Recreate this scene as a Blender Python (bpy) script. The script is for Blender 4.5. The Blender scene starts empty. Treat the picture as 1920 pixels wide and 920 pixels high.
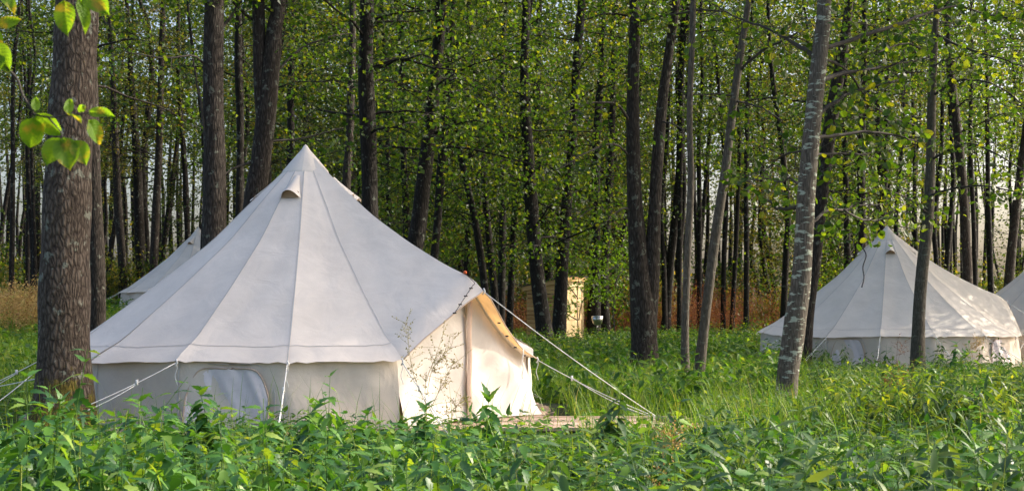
import bpy, math, random
import numpy as np
from mathutils import Vector, Matrix

random.seed(7)
RNG = np.random.default_rng(11)
SC = bpy.context.scene
COL = SC.collection

# ------------------------------------------------------------------ camera
CZ, F, HY = 1.33, 2667.0, 550.0
cam = bpy.data.cameras.new('camera')
cam.sensor_width = 36.0
cam.lens = 36.0 * F / 1920.0
cam.shift_y = (HY - 460.0) / 1920.0
cam.clip_end = 2000.0
cam.dof.use_dof = True
cam.dof.focus_distance = 13.0
cam.dof.aperture_fstop = 9.0
co = bpy.data.objects.new('camera', cam)
co.location = (0, 0, CZ)
co.rotation_euler = (math.radians(90), 0, 0)
COL.objects.link(co)
SC.camera = co

# ------------------------------------------------------------------ light
SUN_DIR = Vector((0.80, 0.20, 0.50)).normalized()
elev = math.asin(SUN_DIR.z)
azim = math.atan2(SUN_DIR.x, SUN_DIR.y)
w = bpy.data.worlds.new('World')
SC.world = w
w.use_nodes = True
nt = w.node_tree
sky = nt.nodes.new('ShaderNodeTexSky')
sky.sky_type = 'NISHITA'
sky.sun_disc = False
sky.sun_elevation = elev
sky.sun_rotation = azim
sky.air_density = 0.8
sky.dust_density = 5.0
sky.ozone_density = 0.4
bg = nt.nodes['Background']
bg.inputs['Strength'].default_value = 0.15
nt.links.new(sky.outputs[0], bg.inputs['Color'])
sl = bpy.data.lights.new('sun', 'SUN')
sl.energy = 2.6
sl.angle = math.radians(0.55)
sl.color = (1.0, 0.90, 0.76)
so = bpy.data.objects.new('sun', sl)
so.rotation_euler = (-SUN_DIR).to_track_quat('-Z', 'Y').to_euler()
so.location = (10, 5, 30)
COL.objects.link(so)
vs = SC.view_settings
vs.view_transform = 'Standard'
vs.look = 'None'
vs.gamma = 1.0
vs.use_curve_mapping = False
vs.exposure = 1.28
SC.cycles.max_bounces = 6
SC.cycles.diffuse_bounces = 3
SC.cycles.transmission_bounces = 4
SC.cycles.glossy_bounces = 2
SC.cycles.use_denoising = True
SC.cycles.use_adaptive_sampling = False
SC.cycles.sample_clamp_indirect = 4.0

# ------------------------------------------------------------------ helpers
def P(px, py, Y):
    return np.array([(px - 960.0) / F * Y, Y, CZ - (py - HY) / F * Y])

def sstep(a, b, x):
    t = np.clip((np.asarray(x, float) - a) / (b - a), 0, 1)
    return t * t * (3 - 2 * t)

def gz(x, y):
    x = np.asarray(x, float); y = np.asarray(y, float)
    z = -0.22 * sstep(14, 40, y) * sstep(-4, 1, x)
    z = z + 0.70 * sstep(20, 46, y) * sstep(-2.5, -9, x)
    z = z + 0.05 * np.sin(x * 1.3 + 0.7) * np.sin(y * 0.9) + 0.03 * np.sin(x * 3.1 + y * 2.3)
    return z

def tag(o, label=None, cat=None, group=None, kind=None):
    if label: o['label'] = label
    if cat: o['category'] = cat
    if group: o['group'] = group
    if kind: o['kind'] = kind
    return o

def empty(name, loc):
    o = bpy.data.objects.new(name, None)
    o.location = Vector([float(v) for v in loc])
    o.empty_display_size = 0.2
    COL.objects.link(o)
    return o

def np_mesh(name, verts, faces_list, mat, smooth=True):
    """faces_list: list of (n,k) int arrays (k may differ per array)"""
    me = bpy.data.meshes.new(name)
    verts = np.ascontiguousarray(verts, np.float32)
    me.vertices.add(len(verts))
    me.vertices.foreach_set('co', verts.ravel())
    faces_list = [np.asarray(f, np.int32) for f in faces_list if len(f)]
    loops = np.concatenate([f.ravel() for f in faces_list])
    tot = np.concatenate([np.full(len(f), f.shape[1], np.int32) for f in faces_list])
    start = np.concatenate([[0], np.cumsum(tot)[:-1]]).astype(np.int32)
    me.loops.add(len(loops))
    me.loops.foreach_set('vertex_index', loops)
    me.polygons.add(len(tot))
    me.polygons.foreach_set('loop_start', start)
    me.polygons.foreach_set('loop_total', tot)
    me.update(calc_edges=True)
    me.polygons.foreach_set('use_smooth', np.full(len(tot), smooth, bool))
    me.materials.append(mat)
    return me

class MB:
    """collects pieces for ONE mesh object"""
    def __init__(s): s.v = []; s.f = {}; s.n = 0
    def add(s, verts, faces):
        verts = np.asarray(verts, float).reshape(-1, 3)
        for f in faces:
            f = np.asarray(f, np.int64)
            if f.ndim == 1: f = f[None]
            if len(f): s.f.setdefault(f.shape[1], []).append(f + s.n)
        s.v.append(verts); s.n += len(verts)
        return s
    def box(s, c, size, rot=None, jit=0):
        c = np.asarray(c, float); h = np.asarray(size, float) / 2
        v = np.array([[a, b, d] for a in (-1, 1) for b in (-1, 1) for d in (-1, 1)], float) * h
        if jit: v += RNG.uniform(-jit, jit, v.shape)
        if rot is not None: v = v @ np.asarray(rot).T
        return s.add(v + c, [np.array([[0, 1, 3, 2], [4, 6, 7, 5], [0, 4, 5, 1], [2, 3, 7, 6], [0, 2, 6, 4], [1, 5, 7, 3]])])
    def tube(s, pts, rad, seg=8, cap=True):
        pts = np.asarray(pts, float); n = len(pts)
        rad = np.broadcast_to(np.asarray(rad, float), (n,))
        t = np.gradient(pts, axis=0); t /= np.linalg.norm(t, axis=1)[:, None] + 1e-9
        ref = np.array([0.0, 0.0, 1.0]) if abs(t[0][2]) < 0.8 else np.array([1.0, 0.0, 0.0])
        u = np.cross(t, ref); u /= np.linalg.norm(u, axis=1)[:, None] + 1e-9
        vv = np.cross(t, u)
        a = np.linspace(0, 2 * np.pi, seg, endpoint=False)
        ring = pts[:, None] + rad[:, None, None] * (np.cos(a)[None, :, None] * u[:, None] + np.sin(a)[None, :, None] * vv[:, None])
        idx = np.arange(n * seg).reshape(n, seg)
        q = np.stack([idx[:-1], np.roll(idx[:-1], -1, 1), np.roll(idx[1:], -1, 1), idx[1:]], -1).reshape(-1, 4)
        fs = [q]
        if cap: fs += [idx[0][::-1][None], idx[-1][None]]
        return s.add(ring.reshape(-1, 3), fs)
    def grid(s, A, close=False):
        """A: (n,m,3)"""
        n, m = A.shape[:2]
        idx = np.arange(n * m).reshape(n, m)
        q = np.stack([idx[:-1, :-1], idx[:-1, 1:], idx[1:, 1:], idx[1:, :-1]], -1).reshape(-1, 4)
        return s.add(A.reshape(-1, 3), [q])
    def build(s, name, mat, parent=None, smooth=True, world=True):
        v = np.concatenate(s.v)
        if parent is not None and world:
            v = v - np.array(parent_loc(parent))
        me = np_mesh(name, v, [np.concatenate(x) for x in s.f.values()], mat, smooth)
        o = bpy.data.objects.new(name, me)
        COL.objects.link(o)
        if parent is not None: o.parent = parent
        return o

def parent_loc(p):
    l = np.zeros(3)
    while p is not None:
        l += np.array(p.location); p = p.parent
    return l

def spline(pts, n):
    """Catmull-Rom through pts (k,d) -> n samples"""
    pts = np.asarray(pts, float); k = len(pts)
    if k < 3:
        t = np.linspace(0, 1, n)[:, None]
        return pts[0] * (1 - t) + pts[-1] * t
    p = np.vstack([2 * pts[0] - pts[1], pts, 2 * pts[-1] - pts[-2]])
    seg = np.linalg.norm(np.diff(pts[:, :3], axis=0), axis=1); cum = np.concatenate([[0], np.cumsum(seg)])
    q = np.linspace(0, cum[-1], n)
    i = np.clip(np.searchsorted(cum, q, 'right') - 1, 0, k - 2)
    t = ((q - cum[i]) / np.maximum(seg[i], 1e-9))[:, None]
    a, b, c, d = p[i], p[i + 1], p[i + 2], p[i + 3]
    return 0.5 * (2 * b + (c - a) * t + (2 * a - 5 * b + 4 * c - d) * t ** 2 + (3 * b - a - 3 * c + d) * t ** 3)

# leaf templates: (verts, quads/tris)
def leaf_rhomb():
    v = np.array([[0, 0, 0], [.45, .38, .05], [1, 0, -.08], [.5, -.38, .05]], float)
    return v, [np.array([[0, 1, 2, 3]])]
def leaf_alder():
    v = np.array([[0, 0, 0], [.5, 0, -.02], [1, 0, -.1], [.22, .3, .06], [.62, .42, .06], [.93, .22, -.02], [.22, -.3, .06], [.62, -.42, .06], [.93, -.22, -.02]], float)
    return v, [np.array([[0, 1, 4, 3], [1, 2, 5, 4], [0, 6, 7, 1], [1, 7, 8, 2]])]
def leaf_strip(prof, droop=0.25, fold=0.06, ser=0.0):
    n = len(prof); x = np.linspace(0, 1, n)
    wv = np.array(prof, float)
    if ser:
        s = np.ones(n); s[1::2] += ser; s[2::2] -= ser; wv = wv * s
    z = -droop * x ** 1.8
    mid = np.stack([x, 0 * x, z], 1)
    L = np.stack([x - .04 * (wv > 0) , wv, z + fold * (wv / max(wv.max(), 1e-6))], 1)
    R = L * np.array([1, -1, 1])
    v = np.concatenate([mid, L, R])
    i = np.arange(n - 1)
    return v, [np.stack([i, i + 1, n + i + 1, n + i], 1), np.stack([i + 1, i, 2 * n + i, 2 * n + i + 1], 1)]

def unit(a): return a / (np.linalg.norm(a, axis=-1, keepdims=True) + 1e-9)

def leaves(mb, tmpl, pos, d, scale, nrm=None, wscale=None):
    """place template at pos (n,3), pointing along d, with approx normal nrm"""
    v, fs = tmpl
    n = len(pos)
    if n == 0: return
    d = unit(np.asarray(d, float))
    if nrm is None:
        nrm = RNG.normal(size=(n, 3)) * 0.7 + np.array([0, 0, 1.0])
    side = unit(np.cross(nrm, d)); up = np.cross(d, side)
    scale = np.broadcast_to(np.asarray(scale, float), (n,))
    ws = scale if wscale is None else scale * wscale
    V = pos[:, None] + v[None, :, 0:1] * d[:, None] * scale[:, None, None] + v[None, :, 1:2] * side[:, None] * ws[:, None, None] + v[None, :, 2:3] * up[:, None] * scale[:, None, None]
    k = len(v)
    off = (np.arange(n) * k)
    mb.add(V.reshape(-1, 3), [(f[None] + off[:, None, None]).reshape(-1, f.shape[1]) for f in fs])

# ------------------------------------------------------------------ materials
def new_mat(name):
    m = bpy.data.materials.new(name); m.use_nodes = True
    t = m.node_tree; t.nodes.clear()
    out = t.nodes.new('ShaderNodeOutputMaterial')
    return m, t, out

def N(t, typ, **kw):
    n = t.nodes.new(typ)
    for k, v in kw.items():
        if k.startswith('_'): setattr(n, k[1:], v)
        else:
            key = k.replace('__', ' ')
            n.inputs[key].default_value = v
    return n

def ramp(t, stops, fac):
    r = t.nodes.new('ShaderNodeValToRGB')
    e = r.color_ramp.elements
    while len(e) < len(stops): e.new(0.5)
    for el, (p, c) in zip(e, stops):
        el.position = p; el.color = (*c, 1)
    t.links.new(fac, r.inputs[0])
    return r

def mat_leaf(name, stops, trans, tmix=0.4, rough=0.45, spec=0.4):
    m, t, out = new_mat(name)
    g = N(t, 'ShaderNodeNewGeometry')
    r = ramp(t, stops, g.outputs['Random Per Island'])
    hs = N(t, 'ShaderNodeHueSaturation')
    b = N(t, 'ShaderNodeBsdfPrincipled', Roughness=rough)
    b.inputs['Specular IOR Level'].default_value = spec
    t.links.new(r.outputs[0], b.inputs['Base Color'])
    tr = N(t, 'ShaderNodeBsdfTranslucent')
    mx = N(t, 'ShaderNodeMix', _data_type='RGBA', _blend_type='MULTIPLY')
    mx.inputs[0].default_value = 1.0
    t.links.new(r.outputs[0], mx.inputs[6]); mx.inputs[7].default_value = (*trans, 1)
    t.links.new(mx.outputs[2], tr.inputs['Color'])
    ms = N(t, 'ShaderNodeMixShader'); ms.inputs[0].default_value = tmix
    t.links.new(b.outputs[0], ms.inputs[1]); t.links.new(tr.outputs[0], ms.inputs[2])
    t.links.new(ms.outputs[0], out.inputs[0])
    t.nodes.remove(hs)
    return m

def spots(m, col, lo=.62, hi=.70, scale=9.0):
    t = m.node_tree; r = [n for n in t.nodes if n.type == 'VALTORGB'][0]
    tc = N(t, 'ShaderNodeTexCoord'); nz = N(t, 'ShaderNodeTexNoise', Scale=scale, Detail=3.0)
    t.links.new(tc.outputs['Object'], nz.inputs['Vector'])
    rr = ramp(t, [(lo, (0, 0, 0)), (hi, (1, 1, 1))], nz.outputs['Fac'])
    mx = N(t, 'ShaderNodeMix', _data_type='RGBA'); t.links.new(rr.outputs[0], mx.inputs[0])
    outs = [l.to_socket for l in r.outputs[0].links]
    t.links.new(r.outputs[0], mx.inputs[6]); mx.inputs[7].default_value = (*col, 1)
    for o_ in outs: t.links.new(mx.outputs[2], o_)

def mat_bark(name, dark, mid, light, scale=1.0, lichen=0.3, bump=0.6, moss=False, horiz=False, zf=7.5, lth=0.60):
    m, t, out = new_mat(name)
    tc = N(t, 'ShaderNodeTexCoord')
    mp = N(t, 'ShaderNodeMapping')
    mp.inputs['Scale'].default_value = (38 * scale, 38 * scale, zf * scale)
    t.links.new(tc.outputs['Object'], mp.inputs[0])
    nz = N(t, 'ShaderNodeTexNoise', Scale=1.0, Detail=5.0, Roughness=0.6)
    t.links.new(mp.outputs[0], nz.inputs['Vector'])
    vo = N(t, 'ShaderNodeTexVoronoi', Scale=1.3, _feature='DISTANCE_TO_EDGE')
    mxv = N(t, 'ShaderNodeMix', _data_type='RGBA'); mxv.inputs[0].default_value = 0.30
    t.links.new(mp.outputs[0], mxv.inputs[6]); t.links.new(nz.outputs['Color'], mxv.inputs[7])
    t.links.new(mxv.outputs[2], vo.inputs['Vector'])
    mul = N(t, 'ShaderNodeMath', _operation='MULTIPLY_ADD')
    t.links.new(vo.outputs['Distance'], mul.inputs[0]); mul.inputs[1].default_value = 0.85
    nm = N(t, 'ShaderNodeMath', _operation='MULTIPLY'); nm.inputs[1].default_value = 0.8
    t.links.new(nz.outputs['Fac'], nm.inputs[0]); t.links.new(nm.outputs[0], mul.inputs[2])
    r = ramp(t, [(0.22, dark), (0.45, mid), (0.8, light)], mul.outputs[0])
    col = r.outputs[0]
    # lichen patches
    ln = N(t, 'ShaderNodeTexNoise', Scale=9.0, Detail=3.0, Roughness=0.65)
    if horiz:
        mp2 = N(t, 'ShaderNodeMapping'); mp2.inputs['Scale'].default_value = (0.8, 0.8, 2.6)
        t.links.new(tc.outputs['Object'], mp2.inputs[0]); t.links.new(mp2.outputs[0], ln.inputs['Vector'])
    else:
        t.links.new(tc.outputs['Object'], ln.inputs['Vector'])
    lr = ramp(t, [(lth, (0, 0, 0)), (lth + .06, (1, 1, 1))], ln.outputs['Fac'])
    lm = N(t, 'ShaderNodeMath', _operation='MULTIPLY'); lm.inputs[1].default_value = lichen
    t.links.new(lr.outputs[0], lm.inputs[0])
    mx = N(t, 'ShaderNodeMix', _data_type='RGBA')
    t.links.new(lm.outputs[0], mx.inputs[0]); t.links.new(col, mx.inputs[6])
    mx.inputs[7].default_value = (0.33, 0.37, 0.30, 1)
    col = mx.outputs[2]
    if moss:
        sx = N(t, 'ShaderNodeSeparateXYZ'); t.links.new(tc.outputs['Object'], sx.inputs[0])
        mr = N(t, 'ShaderNodeMapRange'); mr.inputs['From Min'].default_value = 0.35; mr.inputs['From Max'].default_value = 1.0
        mr.inputs['To Min'].default_value = 0.62; mr.inputs['To Max'].default_value = 0.33
        t.links.new(sx.outputs['Z'], mr.inputs['Value'])
        mn = N(t, 'ShaderNodeTexNoise', Scale=5.5, Detail=5.0, Roughness=0.7); t.links.new(tc.outputs['Object'], mn.inputs['Vector'])
        sm = N(t, 'ShaderNodeMath', _operation='ADD'); t.links.new(mn.outputs['Fac'], sm.inputs[0]); t.links.new(mr.outputs[0], sm.inputs[1])
        sm2 = N(t, 'ShaderNodeMapRange'); sm2.inputs['From Min'].default_value = 1.0; sm2.inputs['From Max'].default_value = 1.09
        t.links.new(sm.outputs[0], sm2.inputs['Value'])
        rr = ramp(t, [(0.0, (0, 0, 0)), (1.0, (1, 1, 1))], sm2.outputs[0])
        mx2 = N(t, 'ShaderNodeMix', _data_type='RGBA'); t.links.new(rr.outputs[0], mx2.inputs[0]); t.links.new(col, mx2.inputs[6])
        mcol = ramp(t, [(0.3, (0.05, 0.042, 0.010)), (0.7, (0.20, 0.155, 0.028))], nz.outputs['Fac'])
        t.links.new(mcol.outputs[0], mx2.inputs[7]); col = mx2.outputs[2]
    b = N(t, 'ShaderNodeBsdfPrincipled', Roughness=0.85); b.inputs['Specular IOR Level'].default_value = 0.25
    t.links.new(col, b.inputs['Base Color'])
    bp = N(t, 'ShaderNodeBump', Strength=bump, Distance=0.03 / scale)
    t.links.new(mul.outputs[0], bp.inputs['Height']); t.links.new(bp.outputs[0], b.inputs['Normal'])
    t.links.new(b.outputs[0], out.inputs[0])
    return m

def mat_canvas(name, c, trans=0.0, tcol=(1, .7, .4), bump=0.25, wr=0.0):
    m, t, out = new_mat(name)
    tc = N(t, 'ShaderNodeTexCoord')
    n1 = N(t, 'ShaderNodeTexNoise', Scale=2.2, Detail=6.0, Roughness=0.65)
    t.links.new(tc.outputs['Object'], n1.inputs['Vector'])
    n2 = N(t, 'ShaderNodeTexNoise', Scale=160.0, Detail=2.0)
    t.links.new(tc.outputs['Object'], n2.inputs['Vector'])
    ad = N(t, 'ShaderNodeMath', _operation='MULTIPLY_ADD'); ad.inputs[1].default_value = 0.35
    t.links.new(n2.outputs['Fac'], ad.inputs[0]); t.links.new(n1.outputs['Fac'], ad.inputs[2])
    d = tuple(x * 0.86 for x in c); l = tuple(min(1, x * 1.06) for x in c)
    r = ramp(t, [(0.42, d), (0.9, l)], ad.outputs[0])
    b = N(t, 'ShaderNodeBsdfPrincipled', Roughness=0.9); b.inputs['Specular IOR Level'].default_value = 0.15
    t.links.new(r.outputs[0], b.inputs['Base Color'])
    n3 = N(t, 'ShaderNodeTexNoise', Scale=3.5, Detail=3.0, Distortion=0.6); t.links.new(tc.outputs['Object'], n3.inputs['Vector'])
    bp = N(t, 'ShaderNodeBump', Strength=bump, Distance=0.05); t.links.new(n3.outputs['Fac'], bp.inputs['Height'])
    bp2 = N(t, 'ShaderNodeBump', Strength=0.25, Distance=0.004); t.links.new(n2.outputs['Fac'], bp2.inputs['Height'])
    t.links.new(bp.outputs[0], bp2.inputs['Normal']); t.links.new(bp2.outputs[0], b.inputs['Normal'])
    if trans:
        tr = N(t, 'ShaderNodeBsdfTranslucent'); tr.inputs['Color'].default_value = (*tcol, 1)
        ms = N(t, 'ShaderNodeMixShader'); ms.inputs[0].default_value = trans
        t.links.new(b.outputs[0], ms.inputs[1]); t.links.new(tr.outputs[0], ms.inputs[2]); t.links.new(ms.outputs[0], out.inputs[0])
    else:
        t.links.new(b.outputs[0], out.inputs[0])
    return m

def mat_wood(name, dark, light, axis_scale=(2, 30, 30), rough=0.75):
    m, t, out = new_mat(name)
    tc = N(t, 'ShaderNodeTexCoord'); mp = N(t, 'ShaderNodeMapping'); mp.inputs['Scale'].default_value = axis_scale
    t.links.new(tc.outputs['Object'], mp.inputs[0])
    nz = N(t, 'ShaderNodeTexNoise', Scale=1.0, Detail=6.0, Roughness=0.6, Distortion=0.5); t.links.new(mp.outputs[0], nz.inputs['Vector'])
    g = N(t, 'ShaderNodeNewGeometry')
    ad = N(t, 'ShaderNodeMath', _operation='MULTIPLY_ADD'); ad.inputs[1].default_value = 0.35
    t.links.new(g.outputs['Random Per Island'], ad.inputs[0]); t.links.new(nz.outputs['Fac'], ad.inputs[2])
    r = ramp(t, [(0.35, dark), (0.9, light)], ad.outputs[0])
    b = N(t, 'ShaderNodeBsdfPrincipled', Roughness=rough); t.links.new(r.outputs[0], b.inputs['Base Color'])
    bp = N(t, 'ShaderNodeBump', Strength=0.3, Distance=0.01); t.links.new(nz.outputs['Fac'], bp.inputs['Height']); t.links.new(bp.outputs[0], b.inputs['Normal'])
    t.links.new(b.outputs[0], out.inputs[0])
    return m

def mat_plain(name, c, rough=0.7, metal=0.0, var=0.1):
    m, t, out = new_mat(name)
    tc = N(t, 'ShaderNodeTexCoord'); nz = N(t, 'ShaderNodeTexNoise', Scale=14.0, Detail=4.0); t.links.new(tc.outputs['Object'], nz.inputs['Vector'])
    r = ramp(t, [(0.3, tuple(x * (1 - var) for x in c)), (0.7, tuple(min(1, x * (1 + var)) for x in c))], nz.outputs['Fac'])
    b = N(t, 'ShaderNodeBsdfPrincipled', Roughness=rough, Metallic=metal); t.links.new(r.outputs[0], b.inputs['Base Color'])
    t.links.new(b.outputs[0], out.inputs[0])
    return m

G1, G2, G3, G4 = (0.010, 0.032, 0.006), (0.025, 0.060, 0.008), (0.062, 0.102, 0.010), (0.105, 0.125, 0.015)
M = {}
M['leaf'] = mat_leaf('alder leaf', [(0, G1), (0.5, G2), (0.88, G3), (1, G4)], (5.0, 4.1, 1.0), 0.42)
M['leaf_far'] = mat_leaf('far leaf', [(0, (0.010, 0.026, 0.008)), (0.5, (0.024, 0.050, 0.010)), (1, (0.064, 0.086, 0.013))], (4.2, 3.4, 1.0), 0.42)
M['leaf_yellow'] = mat_leaf('turning leaf', [(0, (0.04, 0.07, 0.015)), (0.5, (0.09, 0.105, 0.018)), (1, (0.18, 0.145, 0.022))], (2.6, 2.3, 0.9), 0.42)
M['leaf_near'] = mat_leaf('near leaf', [(0, (0.06, 0.13, 0.012)), (1, (0.10, 0.18, 0.018))], (3.0, 2.8, 0.8), 0.5, 0.38, 0.5)
M['bough_leaf'] = mat_leaf('bough leaf', [(0, (0.055, 0.13, 0.012)), (1, (0.12, 0.20, 0.018))], (3.0, 2.8, 0.8), 0.5, 0.55, 0.25)
spots(M['bough_leaf'], (0.24, 0.18, 0.03), .54, .68, 26.0)
M['nettle'] = mat_leaf('nettle leaf', [(0, (0.014, 0.055, 0.018)), (0.4, (0.038, 0.125, 0.026)), (0.78, (0.095, 0.215, 0.034)), (1, (0.19, 0.28, 0.05))], (3.0, 2.6, 0.6), 0.27, 0.45, 0.4)
M['willowherb'] = mat_leaf('willowherb leaf', [(0, (0.016, 0.05, 0.02)), (0.6, (0.045, 0.11, 0.032)), (1, (0.13, 0.19, 0.05))], (2.8, 2.4, 0.6), 0.28, 0.5, 0.4)
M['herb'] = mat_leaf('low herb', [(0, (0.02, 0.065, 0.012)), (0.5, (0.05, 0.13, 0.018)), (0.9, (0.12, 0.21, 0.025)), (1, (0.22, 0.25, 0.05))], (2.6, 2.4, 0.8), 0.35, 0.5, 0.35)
M['herb_sun_tint'] = mat_leaf('sun tinted weed', [(0, (0.09, 0.17, 0.02)), (0.6, (0.16, 0.24, 0.03)), (1, (0.26, 0.29, 0.04))], (2.5, 2.2, 0.7), 0.36, 0.5, 0.35)  # yellower weed colours standing in for a patch of sunlight
M['grass'] = mat_leaf('grass blade', [(0, (0.06, 0.14, 0.015)), (0.6, (0.12, 0.22, 0.022)), (0.92, (0.20, 0.27, 0.035)), (1, (0.33, 0.28, 0.12))], (2.4, 2.3, 0.8), 0.35, 0.5, 0.35)
M['rust'] = mat_leaf('rusty weed', [(0, (0.10, 0.035, 0.02)), (0.6, (0.20, 0.08, 0.04)), (1, (0.25, 0.16, 0.06))], (2.2, 1.8, 1.2), 0.3, 0.7, 0.2)
M['golden'] = mat_leaf('golden weed', [(0, (0.16, 0.085, 0.03)), (0.6, (0.46, 0.34, 0.17)), (1, (0.26, 0.27, 0.08))], (2.0, 1.7, 1.0), 0.35, 0.7, 0.2)  # straw tone lightened to stand in for sun on the dry weeds
M['drystalk'] = mat_leaf('dry stalk', [(0, (0.24, 0.20, 0.08)), (1, (0.40, 0.36, 0.16))], (1.8, 1.6, 1.0), 0.2, 0.7, 0.2)
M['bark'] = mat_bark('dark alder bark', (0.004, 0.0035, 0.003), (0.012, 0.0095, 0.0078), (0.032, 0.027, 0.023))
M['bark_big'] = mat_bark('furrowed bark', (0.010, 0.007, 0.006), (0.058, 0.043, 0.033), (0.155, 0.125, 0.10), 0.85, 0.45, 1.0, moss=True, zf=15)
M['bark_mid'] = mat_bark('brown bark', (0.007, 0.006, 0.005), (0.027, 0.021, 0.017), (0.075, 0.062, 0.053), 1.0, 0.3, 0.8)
M['bark_smooth'] = mat_bark('smooth grey bark', (0.028, 0.023, 0.017), (0.080, 0.069, 0.055), (0.14, 0.122, 0.10), 1.3, 0.95, 0.4, horiz=True, lth=0.55)
M['bark_grey'] = mat_bark('plain grey bark', (0.028, 0.023, 0.017), (0.076, 0.066, 0.052), (0.135, 0.118, 0.095), 1.3, 0.25, 0.4, horiz=True, lth=0.62)
M['twig'] = mat_plain('twig bark', (0.045, 0.038, 0.031), 0.85, 0, 0.3)
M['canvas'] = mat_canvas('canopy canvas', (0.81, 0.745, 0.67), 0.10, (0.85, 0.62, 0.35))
M['awning'] = mat_canvas('awning canvas', (0.66, 0.56, 0.42), 0.42, (0.90, 0.52, 0.20))  # golden glow of sun through the cloth is put into these colours
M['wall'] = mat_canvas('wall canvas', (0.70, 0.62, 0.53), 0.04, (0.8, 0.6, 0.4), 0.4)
M['door'] = mat_canvas('door canvas', (0.71, 0.665, 0.61), 0.05, (0.9, 0.7, 0.5), 0.35)
M['mesh'] = mat_canvas('window mesh', (0.76, 0.70, 0.71), 0.0, bump=0.12)
M['seam'] = mat_plain('seam thread', (0.50, 0.48, 0.46), 0.9)
M['binding'] = mat_plain('binding tape', (0.52, 0.40, 0.31), 0.9)
M['vent'] = mat_canvas('vent mesh', (0.36, 0.26, 0.17), 0.0)
M['strip'] = mat_canvas('door strip', (0.60, 0.45, 0.36), 0.0, bump=0.6)
M['rope'] = mat_plain('white rope', (0.78, 0.77, 0.74), 0.8)
M['cord'] = mat_plain('dark cord', (0.03, 0.025, 0.025), 0.7)
M['orange'] = mat_plain('orange plastic', (0.75, 0.13, 0.03), 0.5)
M['pine'] = mat_wood('pine boards', (0.42, 0.21, 0.07), (0.70, 0.43, 0.17), (2, 2, 30))
M['pine_door'] = mat_wood('door boards', (0.55, 0.38, 0.18), (0.78, 0.60, 0.34), (20, 20, 2))
M['deck'] = mat_wood('weathered deck', (0.26, 0.17, 0.12), (0.60, 0.44, 0.34), (2, 25, 25))
M['felt'] = mat_plain('roofing felt', (0.035, 0.033, 0.036), 0.9)
M['steel'] = mat_plain('steel', (0.55, 0.55, 0.57), 0.3, 1.0, 0.05)
M['dark'] = mat_plain('dark iron', (0.05, 0.05, 0.055), 0.6)
M['endgrain'] = mat_plain('cut wood', (0.36, 0.24, 0.14), 0.85)

def mat_ground():
    m, t, out = new_mat('forest floor')
    tc = N(t, 'ShaderNodeTexCoord')
    n1 = N(t, 'ShaderNodeTexNoise', Scale=1.2, Detail=8.0, Roughness=0.7); t.links.new(tc.outputs['Object'], n1.inputs['Vector'])
    r = ramp(t, [(0.3, (0.022, 0.028, 0.010)), (0.55, (0.035, 0.055, 0.014)), (0.75, (0.06, 0.055, 0.025))], n1.outputs['Fac'])
    b = N(t, 'ShaderNodeBsdfPrincipled', Roughness=0.95); t.links.new(r.outputs[0], b.inputs['Base Color'])
    n2 = N(t, 'ShaderNodeTexNoise', Scale=25.0, Detail=5.0); t.links.new(tc.outputs['Object'], n2.inputs['Vector'])
    bp = N(t, 'ShaderNodeBump', Strength=0.8, Distance=0.05); t.links.new(n2.outputs['Fac'], bp.inputs['Height']); t.links.new(bp.outputs[0], b.inputs['Normal'])
    t.links.new(b.outputs[0], out.inputs[0])
    return m
M['ground'] = mat_ground()

# ------------------------------------------------------------------ ground
gx = np.concatenate([np.linspace(-400, -40, 10), np.linspace(-38, 38, 153), np.linspace(40, 400, 10)])
gy = np.concatenate([np.linspace(-60, -2, 8), np.linspace(0, 70, 141), np.linspace(74, 700, 24)])
X, Y = np.meshgrid(gx, gy)
g = MB().grid(np.stack([X, Y, gz(X, Y)], -1)).build('ground', M['ground'])
tag(g, kind='structure')

# ------------------------------------------------------------------ tents
R_HEM, FLOOR2APEX, WALL_H = 2.57, 2.706, 0.57
PROF = np.array([(0, 0), (.10, .135), (.30, .33), (.57, .585), (.96, .985), (1.6, 1.49), (2.24, 1.955), (2.50, 2.075), (2.57, 2.136)])
RIDGE = np.array([(0, 2.706), (.10, 2.60), (.25, 2.49), (.5, 2.30), (1.0, 1.955), (1.5, 1.68), (2.0, 1.445), (2.24, 1.356), (2.36, 1.31), (2.47, 1.20)])

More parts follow.
